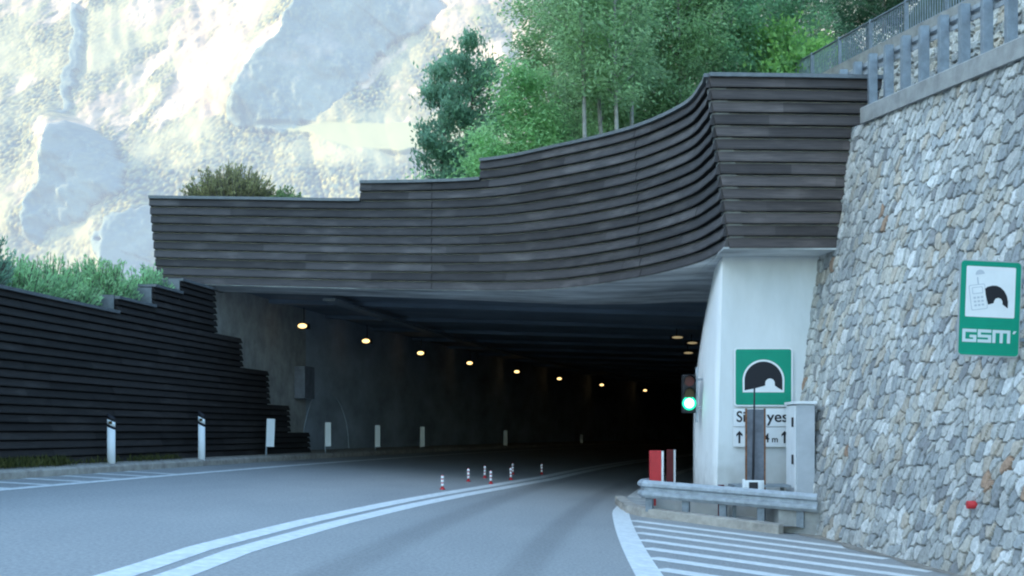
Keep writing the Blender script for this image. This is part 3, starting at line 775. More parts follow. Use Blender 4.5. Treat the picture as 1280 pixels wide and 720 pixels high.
# rusty-framed sheet panel, barrier arm, control box
pn = empty('sheet_panel', (4.1, 21.75, .3), 'upright grey sheet metal panel with rusty edges before the tunnel sign', 'panel')
b_ = MB(); b_.hexa([(3.99, 21.74, .30), (4.28, 21.74, .30), (4.28, 21.76, .30), (3.99, 21.76, .30), (3.99, 21.74, 1.70), (4.28, 21.74, 1.70), (4.28, 21.76, 1.70), (3.99, 21.76, 1.70)]); child(b_.build('sheet', M['panel'], pn))
for x in (3.965, 4.282):
    b_ = MB(); b_.box((x, 21.72, .25), (x + .024, 21.78, 1.715)); child(b_.build('edge_bar', M['rust'], pn))
ba = empty('barrier_gate', (4.06, 21.6, .2), 'raised thin dark barrier arm standing upright on a small white drive box', 'barrier gate')
b_ = MB(); b_.tube([(4.07, 21.62, .40), (4.085, 21.62, 1.2), (4.095, 21.62, 2.07)], [.022, .02, .014], 8); child(b_.build('arm', M['dark'], ba))
b_ = MB(); b_.box((3.925, 21.5, .24), (4.20, 21.60, .50)); b_.box((3.88, 21.52, .32), (3.925, 21.58, .52)); b_.box((4.2, 21.52, .30), (4.24, 21.58, .50)); child(b_.build('drive_box', M['cabinet_side'], ba, bevel=.01))
b_ = MB(); b_.box((3.98, 21.49, .33), (4.13, 21.503, .47)); child(b_.build('window', M['dark'], ba))
pf = MB(); pf.box((3.75, 21.55, .38), (4.7, 22.2, .42))
for x in (3.78, 4.6): pf.box((x, 21.9, -.3), (x + .06, 21.96, .38))
tag(pf.build('metal_shelf', M['galvd']), 'low grey metal shelf behind the crash barrier under the sheet panel', 'shelf')
rp = MB(); p = A.lerp(B, .455); rp.tube([(p.x + .02, p.y + .12, gz(5.4)), (p.x + .02, p.y + .12, .42)], .055, 10)
rp.tube([(p.x + .02, p.y + .12, .10), (p.x + .02, p.y + .12, .14)], .058, 10)
tag(rp.build('bollard', M['darkred']), 'short dark red round post behind the crash barrier beam', 'bollard')

# red marker boards
def red_board(x, y, z0, z1, wd, label, mm):
    e = empty('marker_board', (x, y, z0), label, 'marker board')
    b_ = MB(); b_.box((x, y, z0), (x + wd, y + .12, z1)); child(b_.build('red_face', mm, e, bevel=.006))
    b_ = MB(); b_.hexa([(x + wd + .002, y - .004, z0), (x + wd + .04, y - .004, z0), (x + wd + .04, y + .14, z0), (x + wd + .002, y + .14, z0), (x + wd + .002, y - .004, z1 - .01), (x + wd + .04, y - .004, z1 - .01), (x + wd + .04, y + .14, z1 - .01), (x + wd + .002, y + .14, z1 - .01)])
    child(b_.build('white_edge', M['white'], e))
red_board(2.45, 22.75, .0, .985, .205, 'bright red marker board with a white edge at the left end of the barrier', M['red'])
red_board(3.27, 27.0, .0, .95, .14, 'dim dark red marker board in the tunnel shade behind the bright red one', M['darkred'])

# ------------------------------------------------------------------ signs
def text_mesh(s, size, name, mat_, parent, M4, ext=.002, bold=0.0, sx=1.0):
    c = bpy.data.curves.new(name, 'FONT'); c.body = s; c.size = size; c.align_x = 'LEFT'; c.align_y = 'BOTTOM_BASELINE'; c.extrude = ext; c.offset = bold
    t = bpy.data.objects.new(name, c); COL.objects.link(t)
    dg = bpy.context.evaluated_depsgraph_get(); dg.update()
    me = bpy.data.meshes.new_from_object(t.evaluated_get(dg)); bpy.data.objects.remove(t); bpy.data.curves.remove(c)
    me.transform(Matrix.Diagonal((sx, 1, 1, 1))); me.transform(M4)
    me.materials.clear(); me.materials.append(mat_); me.name = name
    return link(bpy.data.objects.new(name, me), parent)
def fit_x(o, x0, x1):
    xs_ = [v.co.x for v in o.data.vertices]; a, b = min(xs_), max(xs_)
    for v in o.data.vertices: v.co.x = x0 + (v.co.x - a) / (b - a) * (x1 - x0)
def rrect(w_, h_, r_, n=5):
    pts = []
    for cx, cy, a0 in ((w_ / 2 - r_, h_ / 2 - r_, 0), (-w_ / 2 + r_, h_ / 2 - r_, 90), (-w_ / 2 + r_, -h_ / 2 + r_, 180), (w_ / 2 - r_, -h_ / 2 + r_, 270)):
        for k in range(n + 1): t = R(a0 + 90 * k / n); pts.append((cx + r_ * math.cos(t), cy + r_ * math.sin(t)))
    return pts
def plate(pts, y0, y1, name, mat_, parent, off=(0, 0)):
    """flat outline in the sign's XZ plane, facing -Y; front at y0"""
    mb = MB(); P = [(x + off[0], z + off[1]) for x, z in pts]
    mb.face([(x, y0, z) for x, z in P]); mb.face([(x, y1, z) for x, z in P][::-1])
    for a, b in zip(P, P[1:] + P[:1]): mb.face([(a[0], y0, a[1]), (a[0], y1, a[1]), (b[0], y1, b[1]), (b[0], y0, b[1])])
    return mb.build(name, mat_, parent)
TXT = Matrix.Rotation(R(90), 4, 'X')                # text plane -> XZ plane, facing -Y
def arc(cx, cy, r_, a0, a1, n=24): return [(cx + r_ * math.cos(R(a0 + (a1 - a0) * k / n)), cy + r_ * math.sin(R(a0 + (a1 - a0) * k / n))) for k in range(n + 1)]
# tunnel sign on the pillar
ts = empty('tunnel_sign', (4.445, 22.63, 2.285), 'square green tunnel sign on the white portal pillar', 'road sign')
plate(rrect(1.04, 1.04, .06), 0, .03, 'plate', M['white'], ts)
gp = plate(rrect(.985, .985, .04), -.003, -.001, 'green_face', M['green'], ts)
plate([(-.365, -.27)] + arc(0, -.06, .37, 180, 0)[0:] + [(.365, -.27)], -.006, -.0035, 'white_arch', M['white'], ts)
plate([(-.335, -.235), *arc(0, -.06, .335, 180, 0), (.335, -.235), (.255, -.19), (.20, -.15), *arc(.115, -.11, .085, 0, 180, 12), (.03, -.15), (-.15, -.20)], -.009, -.0065, 'dark_opening', M['black'], ts)
np_ = empty('name_plate', (4.445, 22.63, 1.57), 'white name plate with black letters directly under the green tunnel sign', 'road sign')
plate(rrect(1.06, .315, .02), 0, .03, 'plate', M['white'], np_)
fit_x(text_mesh('Signa', .27, 'lettering', M['black'], np_, Matrix.Translation((-.455, -.002, -.075)) @ TXT, bold=.004, sx=.80), -.475, .02)
fit_x(text_mesh('yes', .27, 'lettering', M['black'], np_, Matrix.Translation((-.455, -.002, -.075)) @ TXT, bold=.004, sx=.80), .055, .43)
lp = empty('distance_plate', (4.44, 22.63, 1.225), 'white plate with upright arrows and a length, lowest under the tunnel sign', 'road sign')
plate(rrect(1.06, .345, .02), 0, .03, 'plate', M['white'], lp)
for x in (-.42, .38):
    plate([(x - .018, -.11), (x + .018, -.11), (x + .018, .04), (x + .055, .01), (x + .055, .05), (x, .11), (x - .055, .05), (x - .055, .01), (x - .018, .04)], -.004, -.001, 'arrow', M['black'], lp)
text_mesh('1374', .22, 'number', M['black'], lp, Matrix.Translation((-.27, -.002, -.09)) @ TXT, bold=.005, sx=.86)
text_mesh('m', .15, 'unit', M['black'], lp, Matrix.Translation((.15, -.002, -.09)) @ TXT, bold=.003)

# GSM sign on the stone wall
gs = empty('phone_sign', (5.655, 15.15, 2.77), 'green sign with white tunnel pictogram reading GSM on the stone wall', 'road sign')
gs.rotation_euler = (0, R(2.2), R(4))
W_, H_ = .755, 1.135
plate(rrect(W_, H_, .05), 0, .025, 'plate', M['signback'], gs)
plate(rrect(W_ - .025, H_ - .025, .045), -.003, -.001, 'green_face', M['green'], gs)
plate(rrect(.60, .60, .015), -.006, -.0035, 'white_panel', M['white'], gs, off=(.0, .195))
plate([(-.08, .035), (-.04, .065), (.02, .083), (.07, .083), (.12, .065), (.165, .025), (.20, -.035), (.215, -.10), (.215, -.18), (.15, -.135), (.148, -.10), (.13, -.07), (.096, -.06), (.062, -.07), (.045, -.10), (.04, -.125), (-.026, -.145)], -.009, -.0065, 'dark_opening', M['black'], gs, off=(.0, .19))
def rot(pts, a, cx, cz_): c, s_ = math.cos(R(a)), math.sin(R(a)); return [(cx + x * c - z * s_, cz_ + x * s_ + z * c) for x, z in pts]
def rotp(w_, h_, r_, cx, cz_, y0, nm, mt): plate(rot([(x + cx, z + cz_) for x, z in rrect(w_, h_, r_)], 9, -.15, .13), y0, y0 + .0015, nm, mt, gs)
rotp(.20, .30, .02, 0, 0, -.0085, 'phone_outline', M['grey_ink']); rotp(.184, .284, .016, 0, 0, -.0105, 'phone_body', M['white'])
rotp(.13, .08, .01, 0, .08, -.0125, 'phone_screen', M['grey_ink']); rotp(.114, .064, .008, 0, .08, -.0145, 'screen_face', M['white'])
for r_ in range(3):
    for c_ in range(3): rotp(.03, .022, .006, -.045 + .045 * c_, -.005 - .045 * r_, -.0125, 'key', M['grey_ink'])
rotp(.014, .09, .004, .02, .19, -.0085, 'aerial', M['grey_ink']); plate(arc(-.135, .40, .055, 10, 190, 10), -.0085, -.0065, 'signal_arc', M['grey_ink'], gs)
def strokes(nm, rects, x0, z0, k):
    mb = MB()
    for i_, (a0, b0, a1, b1) in enumerate(rects): mb.box((x0 + a0 * k, -.0065 - .0004 * i_, z0 + b0 * k), (x0 + a1 * k, -.004, z0 + b1 * k))
    mb.build(nm, M['letter'], gs)
K_ = .0172                                           # block lettering, ten units wide
strokes('letter', [(0, 0, 2.2, 9), (0, 6.9, 10, 9), (0, 0, 10, 2.1), (7.8, 0, 10, 4.6), (5.2, 3.2, 10, 5.0)], -.325, -.405, K_)
strokes('letter', [(0, 6.9, 9.6, 9), (0, 3.6, 2.2, 9), (0, 3.5, 9.6, 5.4), (7.4, 0, 9.6, 5.4), (0, 0, 9.6, 2.1)], -.138, -.405, K_)
strokes('letter', [(0, 0, 2.2, 9), (0, 6.9, 12.6, 9), (5.2, 0, 7.4, 9), (10.4, 0, 12.6, 9)], .042, -.405, K_)
plate([(.285, -.29), (.31, -.29), (.335, -.255), (.30, -.255)], -.0065, -.004, 'apostrophe', M['letter'], gs)
for z in (.35, -.35):
    bk = MB(); bk.box((-.30, .026, z - .02), (.5, .05, z + .02)); bk.build('bracket', M['galvd'], gs)
# small red reflector on the stone wall
rr = MB(); p = at(1216, 631, 15.9); rr.tube([(wall_x(p.y, p.z) - .12, p.y, p.z), (wall_x(p.y, p.z) + .05, p.y, p.z)], .05, 12)
tag(rr.build('wall_reflector', M['red']), 'small round red reflector low on the stone wall', 'reflector')

# ------------------------------------------------------------------ traffic light
tl = empty('traffic_light', at(861, 492, 24.4), 'three lamp traffic light showing green on the left flank of the pillar', 'traffic light')
def tchild(o): return o
b_ = MB(); b_.box((-.125, -.06, -.37), (.125, .14, .36)); b_.build('housing', M['rubber'], tl, bevel=.02)
for z, mm in ((.235, 'redlens'), (.0, 'amberlens'), (-.185, 'greenlamp')):
    def disc(r0, r1, y, name, mt):
        mb = MB(); P = [(r1 * math.cos(2 * math.pi * k / 20), y, z + r1 * math.sin(2 * math.pi * k / 20)) for k in range(20)]
        if r0 == 0: mb.face(P[::-1])
        else:
            Q = [(r0 * math.cos(2 * math.pi * k / 20), y, z + r0 * math.sin(2 * math.pi * k / 20)) for k in range(20)]
            for k in range(20): k2 = (k + 1) % 20; mb.face([P[k], P[k2], Q[k2], Q[k]])
        return mb.build(name, mt, tl)
    r_ = .095
    ln = disc(0, r_, -.068, 'lens', M[mm])
    if mm == 'greenlamp':
        mb = MB()
        for k in range(20):
            a, b = 2 * math.pi * k / 20, 2 * math.pi * (k + 1) / 20
            mb.face([(.1 * math.cos(a), -.070, z + .1 * math.sin(a)), (.1 * math.cos(b), -.070, z + .1 * math.sin(b)), (.135 * math.cos(b), -.064, z + .135 * math.sin(b)), (.135 * math.cos(a), -.064, z + .135 * math.sin(a))])
        mb.build('lens_rim', M['greenrim'], tl)
    vi = MB()
    for k in range(10):
        a, b = R(-10 + 20 * k), R(10 + 20 * k)
        q = lambda t, r, y: (r * math.cos(t), y, z + r * math.sin(t))
        vi.face([q(a, .105, -.06), q(b, .105, -.06), q(b, .105, -.2), q(a, .105, -.2)])
        vi.face([q(a, .11, -.06), q(b, .11, -.06), q(b, .11, -.2), q(a, .11, -.2)])
    if mm != 'greenlamp': vi.build('visor', M['rubber'], tl, fix=False)
b_ = MB(); b_.box((.135, -.02, -.55), (.175, .06, .50)); b_.box((.125, .0, .25), (.30, .04, .29)); b_.box((.125, .0, -.29), (.30, .04, -.25)); b_.build('bracket', M['galv'], tl)

# ------------------------------------------------------------------ tunnel lamps
lampy = [34.1, 39.7, 45.7, 52.2, 59.6, 67.3, 76.0, 85.9]
ordn = ['nearest', 'second', 'third', 'fourth', 'fifth', 'sixth', 'seventh', 'farthest']
def lamp(name, glow, flip):
    e = empty(name)
    b_ = MB(); b_.box((-.19, -.10, -.09), (.19, .30, .11)); b_.box((-.02, .06, .11), (.02, .10, .70)); b_.build('housing', M['dark'], e, bevel=.012)
    b_ = MB(); n = 18
    el = lambda k, q, y: (.175 * q * math.cos(2 * math.pi * k / n), y, .088 * q * math.sin(2 * math.pi * k / n))
    for (q0, y0), (q1, y1) in (((1.0, -.102), (1.0, -.13)), ((1.0, -.13), (.75, -.165)), ((.75, -.165), (.35, -.18))):
        for k in range(n): b_.face([el(k, q0, y0), el(k + 1, q0, y0), el(k + 1, q1, y1), el(k, q1, y1)], 0, True)
    b_.face([el(k, .35, -.18) for k in range(n)]); b_.face([el(k, 1, -.102) for k in range(n)][::-1])
    b_.build('lens', glow, e)
    return e
l0 = lamp('tunnel_lamp', M['lamp'], False)
for i, y in enumerate(lampy):
    o = l0 if i == 0 else copy_tree(l0)
    o.scale = (.68, .8, .72); o.location = (xc(y) - 5.9, y, 4.14); o.rotation_euler = (0, 0, -math.atan(.04 + .004 * y) * .6)
    tag(o, '%s warm glowing lamp of the row along the left side of the tunnel ceiling' % ordn[i], 'lamp', 'warm lamps along the left tunnel ceiling')
r0 = lamp('tunnel_lamp', M['lampdim'], True)
for i, (u, y, z) in enumerate(((3.9, 37.0, 4.05), (3.75, 44.2, 4.05), (4.15, 40.3, 4.12))):
    o = r0 if i == 0 else copy_tree(r0)
    o.location = (xc(y) + u, y, z); o.scale = (.9, 1, .4)
    tag(o, ('faint upper lamp', 'faint lower lamp', 'faint middle lamp at the pillar edge')[i] + ' under the tunnel ceiling right above the traffic light', 'lamp', 'faint lamps on the right of the tunnel ceiling')
# cable tray
ct = MB(); ys = [31 + 2 * k for k in range(40)]
ring_sweep(ct, [lambda y: Vector((xc(y) - 4.4, y, 4.50)), lambda y: Vector((xc(y) - 4.1, y, 4.50)), lambda y: Vector((xc(y) - 4.1, y, 4.56)), lambda y: Vector((xc(y) - 4.4, y, 4.56))], ys)
child(ct.build('cable_tray', M['galvd'], tunnel))

# ------------------------------------------------------------------ left delineators and markers
def dpost():
    e = empty('delineator_post')
    n = 12; sect = [(.075 * math.cos(2 * math.pi * k / n), .05 * math.sin(2 * math.pi * k / n)) for k in range(n)]
    def ext(z0f, z1f, grow=0.0):
        mb = MB(); q = 1 + grow
        bot = [(x * q, y * q, z0f(x)) for x, y in sect]; tp = [(x * q, y * q, z1f(x)) for x, y in sect]
        for k in range(n): k2 = (k + 1) % n; mb.face([bot[k], bot[k2], tp[k2], tp[k]], 0, True)
        mb.face(bot[::-1]); mb.face(tp); return mb
    ext(lambda x: -.1, lambda x: .745 - x * .5).build('post', M['marker'], e)
    ext(lambda x: .747 - x * .5, lambda x: .80 - x * .5, .01).build('dark_band', M['black'], e)
    ext(lambda x: .802 - x * .5, lambda x: .90 - x * .5).build('post_head', M['marker'], e)
    ext(lambda x: .902 - x * .5, lambda x: 1.0 - x * .6, .01).build('dark_cap', M['black'], e)
    mb = MB(); mb.box((-.032, -.058, .83), (.032, -.049, .885)); mb.build('reflector', M['amberlens'], e)
    return e
d0 = dpost()
for i, (px, py, Y) in enumerate(((139, 581, 23.2), (252, 577.5, 27.2))):
    o = d0 if i == 0 else copy_tree(d0)
    u = (px - HX) * Y / F - xc(Y)
    o.location = ((px - HX) * Y / F, Y, at(px, py, Y).z); o.scale = (1.0, 1.0, 59 * Y / F / .96)
    tag(o, ('nearer white roadside post with slanted black top before the timber wall, leftmost', 'white roadside post with slanted black top, right of the nearer one')[i], 'delineator', 'white posts with slanted black tops')
def wmarker():
    e = empty('marker_plate')
    b_ = MB(); b_.box((-.11, -.012, .30), (.11, .012, .97)); b_.build('plate', M['marker'], e, bevel=.006)
    b_ = MB(); b_.box((-.125, .014, -.02), (-.085, .05, .9)); b_.build('post', M['galvd'], e)
    return e
m0 = wmarker()
mk = [(337, 541, 'white marker plate on a thin post at the end of the timber wall'), (410, 543, 'white marker plate in the arch just inside the tunnel'), (472, 545, 'second white marker plate along the tunnel wall, past the arch'),
      (528, 546, 'third white marker plate along the dark tunnel wall'), (632, 548, 'fourth, dim white marker plate along the tunnel wall'), (727, 551, 'faintest and farthest white marker plate in the tunnel')]
for i, (px, py, lab) in enumerate(mk):
    k = (px - HX) / F; b = .04 - k; uu = -5.85
    Y = (-b + math.sqrt(b * b + 4 * .002 * (3.35 - uu))) / .004
    o = m0 if i == 0 else copy_tree(m0)
    hgt = {337: 35, 410: 30, 472: 27, 528: 25, 632: 20, 727: 16}[px] * Y / F
    p = at(px, py, Y); s_ = hgt / .67
    o.location = (p.x, Y, p.z - .635 * s_); o.scale = (.9 if i == 0 else .75, 1, s_); o.rotation_euler = (0, R(2) if i == 0 else 0, 0)
    tag(o, lab, 'marker plate', 'white marker plates along the left tunnel wall')
# red and white flexible posts along the centre line
def flex():
    e = empty('flexible_post')
    n = 10
    b_ = MB(); b_.tube([(0, 0, .0), (0, 0, .02), (0, 0, .05)], [.07, .065, .038], n); b_.build('base', M['red'], e)
    b_ = MB(); b_.tube([(0, 0, .05), (0, 0, .36)], .034, n); b_.build('tube', M['red'], e)
    for z in (.085, .18, .275):
        b_ = MB(); b_.tube([(0, 0, z), (0, 0, z + .068)], .0365, n); b_.build('white_band', M['marker'], e)
    return e
f0 = flex()
fx = [(553, 612, 26.9, 'nearest red and white flexible post left of the centre line'), (613.5, 605, 31.4, 'flexible post on the double centre line, second from the front'), (585.5, 602, 32.4, 'flexible post set left of the centre line, behind the nearest'),
      (606, 597.5, 35.5, 'thin flexible post between two nearer ones in the tunnel mouth'), (638.5, 600, 35.8, 'flexible post on the centre line at the edge of the dark'), (641, 593, 39, 'flexible post just behind the one at the edge of the dark'), (677, 593, 42, 'last flexible post, faint in the dark of the tunnel')]
for i, (px, py, Y, lab) in enumerate(fx):
    o = f0 if i == 0 else copy_tree(f0)
    for _ in range(30): Y = F * (CZ - ground_at((px - HX) * Y / F, Y).z) / (py - HY)
    p = ground_at((px - HX) * Y / F, Y); o.location = (p.x, p.y, p.z)
    o.scale = (.85, .85, .8) if i == 0 else (.8, .8, .85)
    tag(o, lab, 'flexible post', 'red and white flexible posts along the centre line')

# ------------------------------------------------------------------ vegetation
def leaves_mesh(name, C, A, W, L, colr, parent, gain=2.5):
    """C centres, A long axis (unit), L length, W width -> rhombic leaves"""
    n = len(C); rng = np.random.default_rng(n)
    r = rng.normal(size=(n, 3)); B = np.cross(A, r); B /= np.linalg.norm(B, axis=1, keepdims=True) + 1e-9
    L = np.asarray(L).reshape(-1, 1); W = np.asarray(W).reshape(-1, 1)
    V = np.stack([C - A * L * .5, C + B * W * .5 - A * L * .05, C + A * L * .5, C - B * W * .5 - A * L * .05], 1).reshape(-1, 3)
    Fq = np.arange(4 * n).reshape(-1, 4)
    return np_mesh(name, V, Fq, M['leaf'], parent, col=np.repeat(np.clip(colr * gain * np.array((1.06, 1, .76)), 0, .72), 4, 0))

def tree(name, label, base, H, crown0, rad, nl, per, leaf, c_dark, c_light, seed, spread=.30, rise=.35, droop=0.0, bark='bark', trunk_r=None, profile='oval', group=None, lean=0.0, cat='tree'):
    rng = np.random.default_rng(seed); rnd = random.Random(seed)
    e = empty(name, base, label, cat, group)
    tr_ = trunk_r or H * .014
    wob = [(rnd.uniform(-.03, .03) * H, rnd.uniform(-.03, .03) * H) for _ in range(4)]
    def tpos(t):
        k = min(int(t * 3), 2); f = t * 3 - k
        return Vector(((wob[k][0] * (1 - f) + wob[k + 1][0] * f) * t + lean * H * t, (wob[k][1] * (1 - f) + wob[k + 1][1] * f) * t, t * H))
    mb = MB(); mb.tube([tpos(k / 10) for k in range(11)], [tr_ * (1 - .85 * k / 10) + .008 for k in range(11)], 8)
    Cs, As, Ls, cols = [], [], [], []
    for j in range(nl):
        t = crown0 + (1 - crown0) * ((j + rnd.random()) / nl)
        h = (t - crown0) / (1 - crown0)
        pr = {'oval': math.sin(math.pi * (.12 + .80 * h)) ** .8, 'cone': (1 - h) ** .75 + .06, 'wide': math.sin(math.pi * min(.97, .2 + .6 * h)) ** .5}[profile]
        ang = j * 2.39996 + rnd.uniform(-.5, .5); rl = rad * pr * rnd.uniform(.55, 1.12)
        a = tpos(max(.05, t - rise * rl / H)); tip = tpos(t) + Vector((math.cos(ang) * rl, math.sin(ang) * rl, rnd.uniform(-.1, .15) * rl - droop * rl))
        mid = a.lerp(tip, .5) + Vector((0, 0, .10 * rl))
        mb.tube([a, mid, tip], [max(.010, tr_ * .33 * (1 - h * .6)), max(.008, tr_ * .2), .005], 5, cap=False)
        n = int(per * rnd.uniform(.6, 1.35))
        q = rng.uniform(.25, 1.05, n) ** .8
        base_p = np.array(a)[None] * ((1 - q) ** 2)[:, None] + 2 * np.array(mid)[None] * (q * (1 - q))[:, None] + np.array(tip)[None] * (q ** 2)[:, None]
        sp = spread * (.55 + .65 * rng.random(n)) * (.5 + .9 * np.sin(np.pi * np.clip(q * .85, 0, 1)))
        g3 = rng.normal(size=(n, 3)) * np.array([1, 1, .62]) * sp[:, None]
        C = base_p + g3; C[:, 2] -= droop * .25 * np.abs(rng.normal(size=n))
        D = np.array(tip - a); D = D / (np.linalg.norm(D) + 1e-9)
        A_ = D[None] * .8 + rng.normal(size=(n, 3)) * (.42 if droop > 0 else .7) + np.array([0, 0, -.7 if droop > 0 else .5])
        A_ /= np.linalg.norm(A_, axis=1, keepdims=True)
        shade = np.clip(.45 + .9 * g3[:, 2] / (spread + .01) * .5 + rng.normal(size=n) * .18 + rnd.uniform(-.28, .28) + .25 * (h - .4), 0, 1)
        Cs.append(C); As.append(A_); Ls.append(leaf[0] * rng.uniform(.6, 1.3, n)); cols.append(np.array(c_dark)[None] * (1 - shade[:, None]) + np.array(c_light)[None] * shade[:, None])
    mb.build('trunk', M[bark], e)
    C = np.concatenate(Cs); L = np.concatenate(Ls)
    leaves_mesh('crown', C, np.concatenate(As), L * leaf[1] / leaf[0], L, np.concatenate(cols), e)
    return e

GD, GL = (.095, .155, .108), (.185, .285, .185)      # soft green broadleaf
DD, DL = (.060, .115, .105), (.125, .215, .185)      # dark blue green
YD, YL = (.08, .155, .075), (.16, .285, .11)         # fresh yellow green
# the dark double-headed tree left of the grove
tree('pine_tree', 'dark blue-green pine with upright tufts standing alone left of the grove', at(588, 226, 38) - Vector((0, 0, 1.2)), 5.35, .12, 1.30, 24, 620, (.15, .06), DD, DL, 5, spread=.20, rise=1.0, profile='oval', trunk_r=.09)
tree('pine_tree', 'slim dark second stem of pine leaning against the lone pine on its left', at(552, 226, 37.6) - Vector((0, 0, 1.2)), 4.5, .10, .95, 16, 520, (.15, .06), DD, DL, 15, spread=.18, rise=1.0, trunk_r=.07)
GRP = 'green trees of the grove behind the fascia'
spec = [
    # px, base py, Y, H, crown0, rad, nl, per, dark, light, label
    (655, 215, 36.5, 4.8, .05, 1.1, 26, 260, (0.085, 0.175, 0.105), (0.180, 0.320, 0.185), 'low light green sapling at the left foot of the grove'),
    (615, 220, 36.0, 2.9, .02, .95, 18, 240, (0.085, 0.175, 0.105), (0.180, 0.320, 0.185), 'bushy bright green sapling between the lone pine and the grove'),
    (535, 224, 36.5, 1.7, .02, .6, 10, 160, (0.085, 0.175, 0.105), (0.180, 0.320, 0.185), 'smallest green bush at the foot of the lone pine, left side'),
    (700, 200, 40.0, 11.5, .22, 1.43, 46, 290, GD, GL, 'tall feathery tree forming the left edge of the grove'),
    (750, 190, 38.0, 12.5, .22, 1.47, 46, 290, GD, GL, 'feathery tree with pale slim trunk, second from the left of the grove'),
    (805, 180, 41.0, 14.0, .22, 1.75, 50, 300, (0.070, 0.135, 0.100), (0.135, 0.245, 0.170), 'tall darker tree behind the middle of the curved fascia'),
    (850, 170, 38.0, 13.0, .22, 1.66, 50, 300, GD, GL, 'full green tree rising over the right curve of the fascia'),
    (905, 130, 39.0, 12.5, .06, 1.9, 50, 300, (0.070, 0.135, 0.100), (0.135, 0.245, 0.170), 'dense green tree directly behind the fascia corner'),
    (955, 100, 42.0, 12.5, .06, 2.0, 50, 300, (0.070, 0.135, 0.100), (0.135, 0.245, 0.170), 'shaded tree behind the front plank panel, left of the bright bush'),
    (775, 190, 46.0, 15.0, .08, 2.2, 46, 280, (0.070, 0.135, 0.100), (0.135, 0.245, 0.170), 'shadowed tree in the second row behind the pale trunk'),
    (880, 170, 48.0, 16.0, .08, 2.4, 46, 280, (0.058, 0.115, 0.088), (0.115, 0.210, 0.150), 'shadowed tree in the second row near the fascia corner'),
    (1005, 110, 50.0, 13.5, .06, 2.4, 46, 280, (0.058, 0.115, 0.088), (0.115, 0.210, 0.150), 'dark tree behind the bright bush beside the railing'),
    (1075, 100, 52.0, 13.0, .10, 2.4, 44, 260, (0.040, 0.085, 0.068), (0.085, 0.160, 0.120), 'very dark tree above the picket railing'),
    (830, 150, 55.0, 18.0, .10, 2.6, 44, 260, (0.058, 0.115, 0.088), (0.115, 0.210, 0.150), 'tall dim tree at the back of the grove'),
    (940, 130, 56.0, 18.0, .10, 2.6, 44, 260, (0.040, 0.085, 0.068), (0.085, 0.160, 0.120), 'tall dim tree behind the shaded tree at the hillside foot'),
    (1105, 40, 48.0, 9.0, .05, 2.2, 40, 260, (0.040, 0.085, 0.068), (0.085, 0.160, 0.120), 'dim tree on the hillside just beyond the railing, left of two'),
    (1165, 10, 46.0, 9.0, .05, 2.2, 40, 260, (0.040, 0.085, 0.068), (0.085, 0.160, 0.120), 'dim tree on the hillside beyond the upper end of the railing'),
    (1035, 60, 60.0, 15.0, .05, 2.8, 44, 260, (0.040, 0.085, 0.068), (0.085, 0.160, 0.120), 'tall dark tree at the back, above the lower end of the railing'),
]
for i, (px, py, Y, H, c0, rad, nl, per, cd, cl_, lab) in enumerate(spec):
    p = at(px, py, Y)
    b = Vector((p.x, Y, min(p.z, 6.2 + .05 * max(0, p.x + 6) + .06 * (Y - 29)) - .1))
    if px > 1000: b.z = 8.0
    if px >= 1100: b.z = p.z
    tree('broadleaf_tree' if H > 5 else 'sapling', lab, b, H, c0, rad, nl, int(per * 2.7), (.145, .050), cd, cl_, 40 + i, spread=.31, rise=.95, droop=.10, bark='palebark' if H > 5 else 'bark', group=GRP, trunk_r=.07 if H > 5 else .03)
for i, (px, Y, H, ln_, lab) in enumerate(((736, 34.5, 9.5, -.05, 'slender young tree with a bare pale trunk, leftmost of the thin trunks over the fascia'), (763, 35.2, 10.5, -.06, 'slender young tree with the brightest bare pale trunk in the middle of the thin trunks'),
        (775, 34.2, 9.0, -.03, 'slender young tree close to the right of the brightest pale trunk'), (792, 35.8, 11.0, -.02, 'slender dark-stemmed young tree, rightmost of the thin trunks over the fascia'))):
    p = at(px, 200, Y)
    tree('broadleaf_tree', lab, Vector((p.x, Y, 6.6)), H, .42, 1.1, 22, 420, (.14, .05), GD, GL, 200 + i, spread=.28, rise=.95, droop=.10, bark='palebark', group=GRP, trunk_r=.065, lean=ln_)
